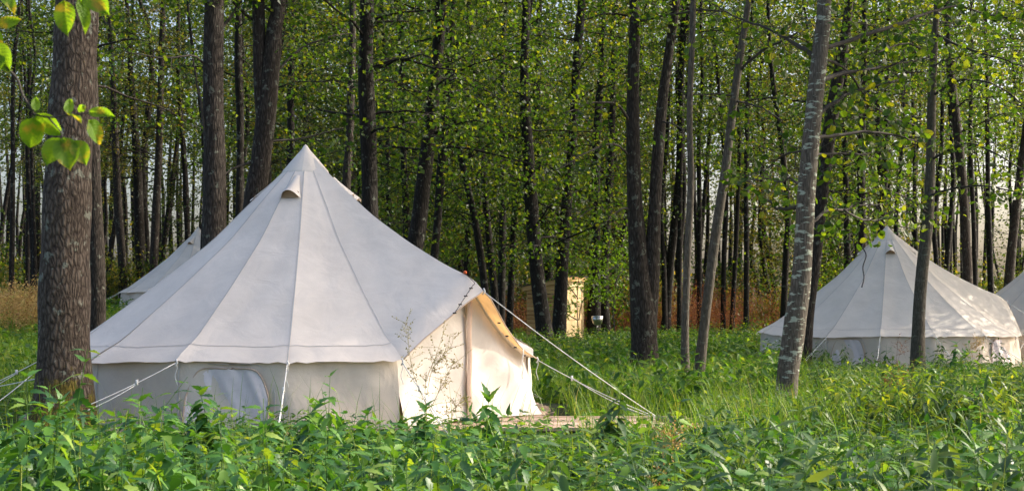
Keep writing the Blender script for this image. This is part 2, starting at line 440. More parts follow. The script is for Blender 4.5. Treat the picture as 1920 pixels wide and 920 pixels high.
def tent(name, label, cx, cy, fz, phase, scale=1.0, detail=True, windows=(), door_at=3, guys=None, vents=(1,)):
    root = empty(name, (cx, cy, fz))
    tag(root, label, 'tent', 'canvas bell tents in the clearing')
    C = np.array([cx, cy, fz])
    def dirv(a): return np.array([math.sin(math.radians(a)), -math.cos(math.radians(a)), 0.0])
    S = scale
    angs = [phase + 22.5 * k for k in range(16)]
    door_lo, door_mid, door_hi = angs[door_at % 16], angs[door_at % 16] + 22.5, angs[door_at % 16] + 45
    nt_ = 26
    def squash(a):
        rel = (a - door_hi + 180) % 360 - 180
        return float(np.interp(rel, [-5, 0, 22.5, 45, 67.5, 90], [1, .975, .92, .94, .97, 1]))
    tt = np.linspace(0, 1, nt_)
    def seam_curve(a, k=0):
        r = tt * R_HEM
        sq_ = squash(a)
        z = FLOOR2APEX - np.interp(r, PROF[:, 0], PROF[:, 1])
        sm = np.convolve(np.pad(z, 1, 'edge'), [.25, .5, .25], 'valid'); sm[0], sm[-1] = z[0], z[-1]
        jr = 0.03 * math.sin(k * 2.1 + phase)
        return C + S * (np.outer(r * sq_ + jr * tt ** 2, dirv(a)) + np.outer(sm + 0.025 * math.sin(k * 1.7 + 0.5) * tt ** 2, [0, 0, 1]))
    def ridge_curve(a):
        r = tt * RIDGE[-1, 0]
        z = np.interp(r, RIDGE[:, 0], RIDGE[:, 1])
        sm = np.convolve(np.pad(z, 1, 'edge'), [.25, .5, .25], 'valid'); sm[0], sm[-1] = z[0], z[-1]
        return C + S * (np.outer(r, dirv(a)) + np.outer(sm, [0, 0, 1]))
    ridge = ridge_curve(door_mid)
    seams = [seam_curve(a, k) for k, a in enumerate(angs)]
    q_ = np.clip((tt - .55) / .45, 0, 1)
    seams[(door_at + 2) % 16][:, 2] -= S * .13 * 6.75 * q_ ** 2 * (1 - q_)
    cv = MB(); aw = MB(); sm_ = MB(); st = MB()
    ns = 13
    ss = np.linspace(0, 1, ns)[None, :, None]
    T = tt[:, None, None]
    d_i = door_at % 16
    def panel(A, B, off, sag=0.03, scal=0.03, ripple=0.014, seed=0):
        G = A[:, None] * (1 - ss) + B[:, None] * ss
        bell = 4 * ss * (1 - ss)
        G = G + bell * T ** 1.2 * np.array([0, 0, -sag])
        G = G + bell * np.clip((T - .8) / .2, 0, 1) ** 2 * np.array([0, 0, scal])
        G = G + bell * T ** 5 * np.asarray(off)
        # tension ripples fanning from the corners
        rip = ripple * np.sin(ss * 34 + T * 5 + seed) * np.clip((T - .72) / .28, 0, 1) ** 1.5 * (np.abs(ss - .5) * 2) ** 2
        rip = rip + 0.006 * np.sin(ss * 9 + T * 11 + seed * 1.7) * T * bell
        return G + rip * np.array([0, 0, 1])
    for i in range(16):
        j = (i + 1) % 16
        if i == d_i:
            G = panel(seams[i], ridge, (0.0, 0.0, 0.06), 0.03, 0.0, 0.006, i)
            cv.grid(G); rimL = G[-1]
            GL = G
        elif i == (d_i + 1) % 16:
            # right half: ends on the door line, then the awning strip stands straight out over the door
            cs_ = seams[(i + 1) % 16]
            pk_r = 2.24
            rr_ = np.minimum(tt * RIDGE[-1, 0], pk_r) * 0 + tt * pk_r
            zz_ = np.interp(rr_, RIDGE[:, 0], RIDGE[:, 1])
            rid = C + S * (np.outer(rr_, dirv(door_mid)) + np.outer(zz_, [0, 0, 1]))
            G = rid[:, None] * (1 - ss) + cs_[:, None] * ss
            G = G + 4 * ss * (1 - ss) * T ** 1.5 * np.array([0, 0, -.13 * S])
            cv.grid(G)
            E = G[-1]; s1 = ss[0, :, 0]
            rows = []
            for q in np.linspace(0, 1, 7):
                wq = S * (.23 * (1 - s1) ** 1.6 + .05) * q
                dz = -S * .155 * (1 - s1) ** 4 * q ** 1.5 - .012 * q ** 2 + .004 * np.sin(s1 * 21 + q * 2) * q
                rows.append(E + wq[:, None] * dirv(door_mid) + dz[:, None] * np.array([0, 0, 1]))
            rows = np.array(rows); rows[:, 0] = rows[:, 0] * 0 + np.array([ridge[int(round((pk_r + (RIDGE[-1, 0] - pk_r) * q) / RIDGE[-1, 0] * (nt_ - 1)))] for q in np.linspace(0, 1, 7)])
            aw.grid(rows); rimR = rows[-1]
        else:
            cv.grid(panel(seams[i], seams[j], (0, 0, 0), seed=i))
        if i != (d_i + 1) % 16:
            # seam strip
            a = angs[i]
            c0 = seams[i] + np.array([0, 0, 0.004])
            sd = np.array([math.cos(math.radians(a)), math.sin(math.radians(a)), 0]) * 0.0045
            sm_.grid(np.stack([c0 - sd, c0 + np.array([0, 0, .001]), c0 + sd], 1))
    # stitch line above the hem
    for i in range(16):
        if i in (d_i, (d_i + 1) % 16): continue
        j = (i + 1) % 16
        G = panel(seams[i], seams[j], (0, 0, 0), seed=i)
        q = nt_ - 3
        row = G[q] * 0.55 + G[q - 1] * 0.45 + np.array([0, 0, .004])
        row2 = row + (G[q + 1] - G[q]) * 0.09 + np.array([0, 0, .001])
        st.grid(np.stack([row, row2], 0))
    canopy = cv.build('canopy', M['canvas'], root)
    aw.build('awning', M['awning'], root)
    sm_.build('seam', M['seam'], canopy, world=True)
    st.build('hem_stitching', M['seam'], canopy, world=True)
    # apex cap
    cap = MB()
    aa = np.linspace(0, 2 * np.pi, 33)
    rr = np.array([0.0, .018, .045, .115, .235, .245]); zz = np.array([.012, -.003, -.045, -.125, -.266, -.292]) + FLOOR2APEX
    A = C + S * np.stack([np.outer(rr, np.sin(aa)), np.outer(rr, -np.cos(aa)), np.repeat(zz[:, None], 33, 1) + 0.012], -1)
    cap.grid(A)
    cap.build('apex_cap', M['canvas'], root)
    # vents: hooded flaps
    for k, va in enumerate([phase - 13 + 90 * v for v in vents]):
        lf = .09 if vents[k] == 0 else .028
        d = dirv(va); sd = np.array([math.cos(math.radians(va)), math.sin(math.radians(va)), 0])
        hood = MB()
        us = np.linspace(-1, 1, 15); ts = np.linspace(0, 1, 10)
        H = np.zeros((10, 15, 3))
        for a_, t_ in enumerate(ts):
            r = .30 + .26 * t_
            zb = FLOOR2APEX - np.interp(r, PROF[:, 0], PROF[:, 1])
            wd = .03 + .085 * t_ ** 1.2
            lift = (.008 + lf * t_ ** 1.5) * np.clip(1 - us ** 2, 0, 1) ** 1.15 + .004
            H[a_] = C + S * (d * r + np.array([0, 0, zb]) + np.outer(us * wd, sd) + np.outer(lift, d * .6 + np.array([0, 0, .8])))
        hood.grid(H)
        vo = hood.build('vent_hood', M['canvas'], root)
        bk = MB()
        r0, r1 = .50, .585
        z0 = FLOOR2APEX - np.interp(r0, PROF[:, 0], PROF[:, 1]); z1 = FLOOR2APEX - np.interp(.565, PROF[:, 0], PROF[:, 1])
        B = np.zeros((2, 11, 3)); u2 = np.linspace(-1, 1, 11)
        B[0] = C + S * (d * (r0 + .02) + np.array([0, 0, z0 + .012]) + np.outer(u2 * .085, sd) + np.outer(.4 * lf * (1 - u2 ** 2), d * .6 + np.array([0, 0, .8])))
        B[1] = C + S * (d * .555 + np.array([0, 0, z1 + .016]) + np.outer(u2 * .09, sd))
        bk.grid(B); bk.build('vent_mesh', M['vent'], vo, world=True)
    # walls
    Rw = 2.47
    wl = MB()
    lo, hi = door_hi, door_lo + 360
    aw_ = np.linspace(lo, hi, 140)
    zs = np.linspace(0, 1, 9)
    def wall_pt(a, v, push=0.0):
        # polygonal-ish wall following the seams
        k = ((a - phase) / 22.5) % 1.0
        rad = Rw * (math.cos(math.radians(11.25)) / math.cos(math.radians((k - .5) * 22.5)) * .6 + .4)
        rad *= squash(a)
        rad += 0.05 * (1 - v) + 0.018 * math.sin(a * .31 + v * 3) + .010 * math.sin(a * 1.1 + v * 5) + push
        return C + S * (dirv(a) * rad + np.array([0, 0, -.01 + v * (WALL_H + .03)]))
    Wg = np.array([[wall_pt(a, v) for a in aw_] for v in zs])
    wl.grid(Wg)
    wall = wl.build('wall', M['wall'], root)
    wsm = MB()
    for i, a in enumerate(angs):
        if i == (d_i + 1) % 16: continue
        line = np.array([[wall_pt(a - .12, v, .004), wall_pt(a + .12, v, .004)] for v in zs])
        wsm.grid(line)
    b1 = np.array([[wall_pt(a, v, .004) for a in aw_] for v in (.055, .07)]); wsm.grid(b1)
    wsm.build('wall_seam', M['seam'], wall, world=True)
    for (a0, a1) in windows:
        # rounded mesh window with border
        win = MB(); bd = MB(); ou = MB()
        nu = 33
        u = np.linspace(-1, 1, nu)
        ac = (a0 + a1) / 2; ha = (a1 - a0) / 2
        top, bot = .90, .06
        def edge(u_, grow=0.0):
            e = np.abs(u_)
            return top + grow * .1 - .42 * np.clip((e - .45) / .55, 0, 1) ** 3.2
        rows = []
        for q in np.linspace(0, 1, 12):
            rows.append([wall_pt(ac + ha * x, bot + (edge(x) - bot) * q, .010 + .006 * math.sin(x * 17 + q * 13) + .004 * math.sin(x * 5 - q * 4)) for x in u])
        win.grid(np.array(rows))
        wo = win.build('window', M['mesh'], root)
        path = [(-1, v) for v in np.linspace(bot, edge(-1.0), 8)[:-1]] + [(x, edge(x)) for x in u] + [(1, v) for v in np.linspace(edge(1.0), bot, 8)[1:]]
        bd.tube(np.array([wall_pt(ac + ha * x, v, .016) for x, v in path]), .0075 * S, 6)
        bd.build('window_binding', M['binding'], wo, world=True)
        path2 = [(x * 1.14, v + (.06 if v > .3 else 0) * 1.0) for x, v in path]
        ou.tube(np.array([wall_pt(ac + ha * x, min(v, .985), .004) for x, v in path2]), .0045 * S, 5)
        ou.build('window_piping', M['seam'], wo, world=True)
    # door panels
    cl = wall_pt(door_lo + 360, 0) ; cr = wall_pt(door_hi, 0)
    clt = wall_pt(door_lo + 360, 1); crt = wall_pt(door_hi, 1)
    pole = C + S * (dirv(door_mid) * 2.25)
    poleT = pole + np.array([0, 0, 1.32 * S])
    nrm = dirv(door_mid)
    for side, (b0, t0, b1_, t1_) in enumerate(((cl, clt, pole, poleT), (pole, poleT, cr, crt))):
        dp = MB()
        us = np.linspace(0, 1, 16)[:, None]; vs_ = np.linspace(0, 1, 16)[None, :]
        bot = b0 * (1 - us) + b1_ * us; top = t0 * (1 - us) + t1_ * us
        if side: top = top - np.array([0, 0, 1]) * (4 * us * (1 - us) * .13 + .015) * S
        G = bot[:, None] * (1 - vs_[..., None]) + top[:, None] * vs_[..., None]
        flare = (.05 * (1 - vs_) ** 2 * (us if side else (1 - us)))
        wob = .02 * np.sin(us * 7 + vs_ * 4 + side) * (1 - vs_ * .6) + .012 * np.sin(vs_ * 9 + us * 3)
        G = G + (flare + wob)[..., None] * nrm
        if side: G = G + ((1 - vs_) ** 3 * us ** 4 * .10)[..., None] * unit(cr - pole)
        dp.grid(G)
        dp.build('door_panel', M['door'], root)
    sp = MB()
    zz = np.linspace(0, 1.30, 20)
    sdv = unit(cr - cl)
    L = np.array([[pole + S * (np.array([0, 0, z]) + nrm * .045 + sdv * (x * .033 + .006 * math.sin(z * 14))) for x in (-1, -.3, .3, 1)] for z in zz])
    L[:, 1:3] += nrm * .014
    sp.grid(L); sp.build('door_strip', M['strip'], root)
    # rim binding on the awning edge
    rb = MB(); rb.tube(np.concatenate([rimL, rimR[1:]]), .006 * S, 6); rb.build('rim_binding', M['binding'], root)
    # guy ropes
    gl = guys if guys is not None else [i for i in range(16) if i != (d_i + 1) % 16]
    for i in gl:
        a = angs[i % 16]
        h = seams[i % 16][-1] - np.array([0, 0, .01])
        e = C + S * dirv(a) * 3.95
        e[2] = float(gz(e[0], e[1])) + .06
        rope(root, h, e, detail)
    lip = ridge[-1]
    return root, dict(C=C, seams=seams, ridge=ridge, dirv=dirv, rimL=rimL, rimR=rimR, door_mid=door_mid, angs=angs, lip=lip, GL=GL)

def rope(root, a, b, tail=True, r=.0048, double=True, gap=.035):
    a = np.asarray(a, float); b = np.asarray(b, float)
    m = MB()
    t = np.linspace(0, 1, 12)[:, None]
    m.tube(a * (1 - t) + b * t + np.array([0, 0, -.03]) * 4 * t * (1 - t), r, 6)
    if double:
        a2 = a * .72 + b * .28 - np.array([0, 0, gap])
        m.tube(a2 * (1 - t) + b * t + np.array([0, 0, -.05]) * 4 * t * (1 - t), r, 6)
        m.box(a * .72 + b * .28 - np.array([0, 0, .02]), (.02, .02, .05))
    if tail:
        tl = np.array([a + np.array([.01 * math.sin(k), .0, -.025 * k]) for k in range(9)])
        m.tube(tl, r * .8, 6)
    m.tube(a + np.array([[0, 0, .03], [.012, 0, 0], [-.008, 0, -.03]]), r * 1.8, 6)
    o = m.build('guy_rope', M['rope'], root)
    return o

MT = dict(cx=P(573, 550, 14.8)[0], cy=14.8, fz=0.15)
mt, I = tent('bell_tent', 'largest cream bell tent, its lit doorway facing right, behind the nettles', MT['cx'], MT['cy'], MT['fz'], 4.7,
             windows=[(-16.2, 1.0), (-84, -67)], door_at=1, guys=[0, 1, 6, 8, 10, 12], vents=(0, 1, 2, 3))
for k_, e_ in ((15, P(60, 800, 11.9)), (14, P(-70, 733, 13.8)), (13, P(-40, 777, 13.0))):
    rope(mt, I['seams'][k_][-1] - np.array([0, 0, .01]), e_, k_ == 15, .0048, k_ == 15)
# front guy ropes of the main tent: lip and right corner down to the deck end
lip = I['lip']
END = P(1243, 788, 13.3)
rope(mt, lip, END, False, .0048, False)
rope(mt, I['rimR'][-1] + np.array([0, 0, -.01]), END + np.array([.03, 0, 0]), True, .004, True, .014)
wt = MB(); wt.tube(np.array([END + [-.06, 0, .03], END + [.1, 0, -.02]]), .028, 8); wt.build('rope_peg', M['dark'], mt)
tl = MB(); q = I['rimR'][9]; tl.tube(np.array([q + np.array([.006 * math.sin(k), 0, -.024 * k]) for k in range(13)]), .007, 6)
tl.build('tie_tail', M['rope'], mt)
# pole tip at the awning peak
pt = MB(); pk = I['C'] + I['dirv'](I['door_mid']) * 2.24 + np.array([0, 0, 1.365])
pt.tube(np.array([pk, pk + [0, 0, .022], pk + [0, 0, .03]]), [.016, .016, .008], 8); pt.build('pole_tip', M['orange'], mt)
# string of little lights from the peak down inside the awning edge
w_ = []
for k in range(12):
    f = k / 11
    col = 11.6 - 4.2 * f; rw_ = 24 + (f > .5)
    c0_ = int(col); fr_ = col - c0_
    q_ = (I['GL'][24, c0_] * (1 - fr_) + I['GL'][24, min(12, c0_ + 1)] * fr_) * (1 - f) + (I['GL'][25, c0_] * (1 - fr_) + I['GL'][25, min(12, c0_ + 1)] * fr_) * f
    w_.append(q_ + np.array([.012, -.03, .012]))
w_ = [pk] + w_
ls = MB(); ls.tube(spline(np.array(w_), 40), .0035, 5)
ls = ls.build('light_string', M['cord'], mt)
for k in (3, 6, 9, 12):
    m_ = MB(); m_.box(w_[k], (.034, .014, .012)); m_.build('clip', M['cord'], ls)
for k in range(4, len(I['rimR']) - 1, 2):
    m_ = MB(); m_.box(I['rimR'][k] + np.array([-.03, -.01, -.03]), (.03, .012, .014)); m_.build('clip', M['cord'], ls)

rt, I2 = tent('bell_tent', 'cream bell tent behind the two slim trunks, a dark cord hanging down its canopy', P(1663, 550, 28.3)[0], 28.3, -0.04, 5.0,
              windows=[(-38, -24), (34, 48)], door_at=3, vents=(0, 1, 3), guys=[0, 1, 2, 14, 15, 13])
rope(rt, I2['lip'], np.array([I2['lip'][0] + 1.6, I2['lip'][1] - 1.2, 0.0]), False, .01, False)
cd = MB(); cd.tube(spline([P(1632, 458, 27.6), P(1622, 450, 27.4), P(1617, 462, 27.2), P(1624, 478, 27.0), P(1618, 500, 26.8), P(1620, 520, 26.5), P(1616, 538, 26.3)], 30), .012, 6)
cd.build('hanging_cord', M['cord'], rt)
tent('bell_tent', 'cream bell tent cut off behind the right tent', P(1994, 550, 30.5)[0], 30.5, -0.06, 9.0, windows=[(-60, -46)], door_at=3, guys=[0, 1, 13, 14, 15])
tent('bell_tent', 'small distant cream bell tent peeping out between the trunks left of the largest tent', P(372, 550, 47)[0], 47.0, 0.80, -3.0, windows=[], door_at=6, vents=(0, 1, 3), guys=[12, 13])

# wooden platform below the tents
def planks(mb, x0, x1, y0, y1, z, n, th=.03, gap=.008, ang=0.0, c=(0, 0)):
    wd = (y1 - y0) / n
    R = np.array([[math.cos(ang), -math.sin(ang), 0], [math.sin(ang), math.cos(ang), 0], [0, 0, 1]])
    for k in range(n):
        yc = y0 + wd * (k + .5)
        e0 = x0 + RNG.uniform(-.05, .05); e1 = x1 + RNG.uniform(-.05, .05)
        p = R @ np.array([(e0 + e1) / 2, yc, 0]) + np.array([c[0], c[1], z + RNG.uniform(-.003, .003)])
        mb.box(p, (e1 - e0, wd - gap, th), R)
pf = empty('wooden_platform', (MT['cx'], MT['cy'], 0))
tag(pf, 'low wooden platform under the largest tent with a plank porch running right', 'platform')
d = MB()
for k in range(30):
    yc = -2.66 + 5.32 * (k + .5) / 30
    hw = math.sqrt(max(.1, 2.74 ** 2 - yc ** 2))
    x0_, x1_ = -hw - RNG.uniform(0, .06), hw * (1 if yc < -1.4 else .93) - (.12 if -2.2 < yc < -.9 else 0)
    d.box((MT['cx'] + (x0_ + x1_) / 2, MT['cy'] + yc, .115 + RNG.uniform(-.003, .003)), (x1_ - x0_, 5.32 / 30 - .008, .03))
d.build('decking', M['deck'], pf, smooth=False)
d = MB(); planks(d, -.55, 1.72, 12.75, 13.95, .115, 9, ang=0.0)
d.build('porch', M['deck'], pf, smooth=False)
d = MB()
for yy, ww in ((-2.45, 2.2), (-1.3, 4.6), (0, 5.2), (1.3, 4.6), (2.4, 2.2)): d.box((MT['cx'], MT['cy'] + yy, .045), (ww, .1, .10))
for xx in (-.2, .7, 1.6): d.box((xx, 13.35, .045), (.09, 1.15, .10))
d.build('joist', M['deck'], pf, smooth=False)
for (cx, cy, fz) in ((rt.location.x, 28.3, -.04), (P(1994, 550, 30.5)[0], 30.5, -.06), (P(372, 550, 47)[0], 47.0, .80)):
    r_ = empty('wooden_platform', (cx, cy, fz - .2))
    lab = {28.3: 'low wooden platform under the tent behind the two slim trunks', 30.5: 'low wooden platform under the tent cut off behind the right tent', 47.0: 'wooden platform under the small distant tent'}[cy]
    tag(r_, lab, 'platform')
    d = MB(); planks(d, -2.65, 2.65, -2.65, 2.65, fz - .035, 24, c=(cx, cy)); d.build('decking', M['deck'], r_, smooth=False)
    d = MB(); 
    for xx in (-2.4, 0, 2.4):
        for yy in (-2.4, 0, 2.4): d.box((cx + xx, cy + yy, fz - .28), (.14, .14, .45))
    d.build('pile', M['deck'], r_, smooth=False)

# ------------------------------------------------------------------ shed (outhouse)
SX = P(1058, 550, 40)[0]; SB = float(gz(SX, 40)) - .12
ph = math.radians(33)
du = np.array([-math.cos(ph), math.sin(ph), 0]); dv = np.array([math.sin(ph), math.cos(ph), 0])   # side, front directions
sh = empty('outhouse', (SX, 40, SB)); tag(sh, 'narrow plank outhouse with a felt lean-to roof and sunlit door, among the trunks', 'shed')
c0 = np.array([SX, 40.0, SB])
LS, LF, HF, HB = 1.24, 1.02, 2.02, 1.78
Rs = np.stack([du, dv, [0, 0, 1]], 1)
sw = MB()
def hgt(u): return HF + (HB - HF) * u / LS
nb = 15
for k in range(nb):   # horizontal boards on the side walls
    for vv in (0.0, LF):
        z0 = k * HB / nb; sw.box(c0 + du * LS / 2 + dv * vv + np.array([0, 0, z0 + HB / nb / 2]), (LS, .025, HB / nb - .022), Rs)
for vv in (0.0, LF):   # wedge board under the roof
    a = c0 + dv * vv
    for s_ in (-.0125, .0125): pass
    o_ = dv * .0125
    v = [a - o_ + [0, 0, HB], a + du * LS - o_ + [0, 0, HB], a - o_ + [0, 0, HF], a + o_ + [0, 0, HB], a + du * LS + o_ + [0, 0, HB], a + o_ + [0, 0, HF]]
    sw.add(v, [np.array([[0, 1, 2], [3, 5, 4]]), np.array([[0, 2, 5, 3], [1, 4, 5, 2]])])
for k in range(9): sw.box(c0 + du * LS + dv * (LF * (k + .5) / 9) + np.array([0, 0, HB / 2]), (.025, LF / 9 - .008, HB), Rs)
sw.build('wall', M['pine'], sh, smooth=False)
fr = MB()
for vv in (.05, LF - .05): fr.box(c0 + dv * vv - du * .02 + np.array([0, 0, HF / 2]), (.05, .10, HF), Rs)
fr.box(c0 + dv * LF / 2 - du * .02 + np.array([0, 0, HF - .08]), (.048, LF - .2, .16), Rs)
fr.box(c0 + du * (LS * .52) - dv * .02 + np.array([0, 0, hgt(LS * .52) / 2]), (.07, .03, hgt(LS * .5) - .02), Rs)
fr.box(c0 + du * .06 - dv * .02 + np.array([0, 0, HF / 2]), (.10, .03, HF - .03), Rs)
fr.build('door_frame', M['pine_door'], sh, smooth=False)
dr = MB()
for k in range(6): dr.box(c0 + dv * (.115 + .132 * (k + .5)) - du * .015 + np.array([0, 0, .93]), (.03, .126, 1.82), Rs)
dr = dr.build('door', M['pine_door'], sh, smooth=False)
for z in (.45, 1.45, 1.0):
    br = MB(); br.box(c0 + dv * LF / 2 - du * .045 + np.array([0, 0, z]), (.025, .76, .12), Rs); br.build('door_brace', M['pine_door'], dr, smooth=False)
hd = MB(); hd.box(c0 + dv * .18 - du * .075 + np.array([0, 0, 1.25]), (.04, .03, .14), Rs); hd.build('handle', M['dark'], dr, smooth=False)
rf = MB()
ra = math.atan2(HB - HF, LS)
Rr = np.stack([unit(du * math.cos(ra) + np.array([0, 0, math.sin(ra)])), dv, unit(np.cross(unit(du * math.cos(ra) + np.array([0, 0, math.sin(ra)])), dv))], 1)
rc = c0 + du * LS / 2 + dv * LF / 2 + np.array([0, 0, (HF + HB) / 2 + .115])
rf.box(rc, (LS + .30, LF + .2, .025), Rr)
rf.build('roof', M['felt'], sh, smooth=False)
fb = MB()
for s_ in (-1, 1): fb.box(rc + dv * s_ * (LF + .12) / 2 - np.array([0, 0, .075]), (LS + .26, .025, .13), Rr)
for s_ in (-1, 1): fb.box(rc + Rr[:, 0] * s_ * (LS + .24) / 2 - np.array([0, 0, .075]), (.025, LF + .09, .13), Rr)
fb.build('fascia', M['pine'], sh, smooth=False)

# ------------------------------------------------------------------ trees
def bark_noise(ring_pts, amp, f):
    x, y, z = ring_pts[..., 0], ring_pts[..., 1], ring_pts[..., 2]
    return amp * (np.sin(x * f * 1.7 + z * 1.3) * np.sin(y * f * 1.9 - z * .9) + .5 * np.sin(x * f * 3.3 + y * f * 2.9 + z * 2.1))

def stem(mb, pts, rad, seg=14, flare=0.0, rough=0.0, base_z=None):
    n0 = mb.n
    mb.tube(pts, rad, seg)
    ring = mb.v[-1]
    n = len(pts)
    R = ring.reshape(n, seg, 3)
    ctr = pts[:, None]
    dvec = R - ctr
    a = np.linspace(0, 2 * np.pi, seg, endpoint=False)
    ph_ = RNG.uniform(0, 6)
    wob = 1 + .05 * np.sin(2 * a + ph_)[None, :] + .03 * np.sin(np.arange(n) * .7 + ph_)[:, None]
    if flare:
        h = pts[:, 2] - pts[0, 2]
        fl = flare * np.exp(-h / .28)[:, None] * (.55 + .45 * np.cos(4 * a + ph_)[None, :] + .2 * np.cos(7 * a)[None, :])
        wob = wob + fl
    if rough:
        wob = wob + bark_noise(R, rough, 14)
    mb.v[-1] = (ctr + dvec * wob[..., None]).reshape(-1, 3)

def leaf_cloud(mb, tm, centers, n_each, sig, size, flat=.7, down=.5):
    """leaves gaussian-scattered round centers"""
    if len(centers) == 0: return
    centers = np.asarray(centers, float)
    if n_each >= 16:   # tilt each spray its own way
        tl_ = np.repeat(RNG.normal(size=(len(centers), 2)) * .35, n_each, 0)
    else: tl_ = 0
    c = np.repeat(centers, n_each, 0)
    off = RNG.normal(size=c.shape) * np.broadcast_to(np.asarray(sig, float), c.shape) * np.array([1, 1, flat])
    if n_each >= 16: off[:, 2] += (off[:, :2] * tl_).sum(1)
    d = RNG.normal(size=c.shape); d[:, 2] = d[:, 2] * .5 - down
    nr = RNG.normal(size=c.shape) * .75 + np.array([0, 0, .8])
    leaves(mb, tm, c + off, d, size * RNG.uniform(.65, 1.2, len(c)), nr)

RH, AL = leaf_rhomb(), leaf_alder()

def crown_branches(trunk_pts, trunk_rad, zmin, zmax, nb, blen, limb_mb, seed=0, updir=.45):
    """returns cluster centres along side branches, adding limbs to limb_mb"""
    cents = []
    zs = trunk_pts[:, 2]
    for k in range(nb):
        z = zmin + (zmax - zmin) * (k + RNG.uniform(0, 1)) / nb
        i = int(np.clip(np.searchsorted(zs, z), 1, len(zs) - 2))
        b = trunk_pts[i]; r = trunk_rad[i]
        az = RNG.uniform(0, 2 * np.pi)
        L = blen * RNG.uniform(.55, 1.15) * (1 - .45 * (z - zmin) / (zmax - zmin + 1e-6))
        dh = np.array([math.cos(az), math.sin(az), 0])
        n = 7
        t = np.linspace(0, 1, n)
        up = RNG.uniform(.1, updir + .25)
        pts = b + np.outer(t * L, dh) + np.outer(L * (up * t - .35 * t ** 2), [0, 0, 1]) + np.cumsum(RNG.normal(size=(n, 3)) * .045 * L / 2, 0) * (t[:, None] > 0)
        limb_mb.tube(pts, np.linspace(max(.010, r * .22), .004, n), 5, cap=False)
        for f in np.linspace(.35, 1.0, 4):
            p = pts[int(f * (n - 1))]
            for s_ in range(2):
                q = p + RNG.normal(size=3) * np.array([.38, .38, .22]) * L / 2
                limb_mb.tube(np.array([p, (p + q) / 2 + [0, 0, .04], q]), [.006, .004, .0025], 4, cap=False)
                cents.append(q)
    return np.array(cents)

def tree_from_px(name, label, Yd, stems, bark='bark', group=None, crown=None, seg=12, flare=.45, rough=0.0, top=14.0, lean_y=0.0, nring=None, cat='tree', limbs=()):
    """stems: list of px polylines [(x,y,w)...] bottom first; first is the main one going to the ground"""
    main = stems[0]
    bx, by, bw = main[0]
    base = P(bx, by, Yd); gzb = float(gz(base[0], Yd))
    root = empty(name, (base[0], Yd, gzb))
    tag(root, label, cat, group)
    mb = MB()
    tops = []
    for si, st_ in enumerate(stems):
        p3 = [P(x, y, Yd) for x, y, _ in st_]; rd = [w_ * Yd / F / 2 for _, _, w_ in st_]
        if si == 0 and p3[0][2] > gzb + .02:
            dx = (p3[0] - p3[1])[:2] / max(.2, (p3[1] - p3[0])[2])
            h = p3[0][2] - gzb + .08
            p3 = [np.array([p3[0][0] + dx[0] * h * .6, Yd, gzb - .08])] + p3
            rd = [rd[0] * (1.0 + .1 * min(h, 1.5))] + rd
        # extend above the frame
        tdir = unit(p3[-1] - p3[-2]); z = p3[-1][2]; r = rd[-1]; p = p3[-1]
        tdir = unit(tdir + np.array([0, 0, .6]))
        tz = top * RNG.uniform(.9, 1.1)
        while z < tz:
            p = p + tdir * 1.6 + RNG.normal(size=3) * [.08, .08, 0]; r = max(.012, r * (.80 if tz - z < 6 else .90)); p3.append(p); rd.append(r); z = p[2]
        arr = np.column_stack([np.array(p3), rd])
        n = nring or max(18, int(len(p3) * 5))
        sp_ = spline(arr, n)
        sp_[:, 1] += .03 * np.sin(sp_[:, 2] * 1.1 + bx) * (sp_[:, 2] > gzb + .5)
        stem(mb, sp_[:, :3], np.maximum(sp_[:, 3], .008), seg, flare if si == 0 else 0, rough)
        tops.append(sp_)
    cents = []
    lim = MB()
    if crown:
        for sp_ in tops:
            c = crown_branches(sp_[:, :3], sp_[:, 3], crown['z'][0] + gzb, crown['z'][1] + gzb, crown['nb'], crown['len'], mb)
            cents.append(c)
    extra = []
    for (pl, dens, dy) in limbs:   # explicit limbs: [(x,y,w)..] px at the tree's depth
        nn = len(pl)
        p3 = np.array([P(x, y, Yd + dy * k / max(1, nn - 1)) for k, (x, y, _) in enumerate(pl)]); rd = np.array([w_ * Yd / F / 2 for _, _, w_ in pl])
        sp_ = spline(np.column_stack([p3, rd]), nn * 5)
        sp_[:, :3] += np.cumsum(RNG.normal(size=(len(sp_), 3)) * .006, 0)
        bmb = MB(); bmb.tube(sp_[:, :3], np.maximum(sp_[:, 3], .004), 7)
        L = np.linalg.norm(p3[-1] - p3[0])
        for k in range(int(dens * L)):
            i = RNG.integers(int(len(sp_) * .25), len(sp_)); p_ = sp_[i, :3]
            q = p_ + RNG.normal(size=3) * np.array([.22, .30, .16]) + np.array([0, 0, -.05])
            bmb.tube(np.array([p_, (p_ + q) / 2 + RNG.normal(size=3) * .03, q]), [.006, .004, .002], 4, cap=False)
            extra.append(q)
        bmb.build('branch', M['twig'], root)
    mb.build('trunk', M[bark], root)
    lm = MB()
    if crown and len(cents):
        c = np.concatenate(cents)
        leaf_cloud(lm, AL if Yd < 19 else RH, c, crown['n'], crown.get('sig', .26), crown.get('size', .085), flat=.35)
    if extra:
        leaf_cloud(lm, AL, np.array(extra), 7, .11, .088, .8)
    if lm.n: lm.build('crown', M[crown.get('mat', 'leaf') if crown else 'leaf'], root, smooth=False)
    return root

def CR(z0, z1, nb, ln, n, size=.085, sig=.26, mat='leaf'): return dict(z=(z0, z1), nb=nb, len=ln, n=n, size=size, sig=sig, mat=mat)

G_MID = 'alder trees around the clearing'
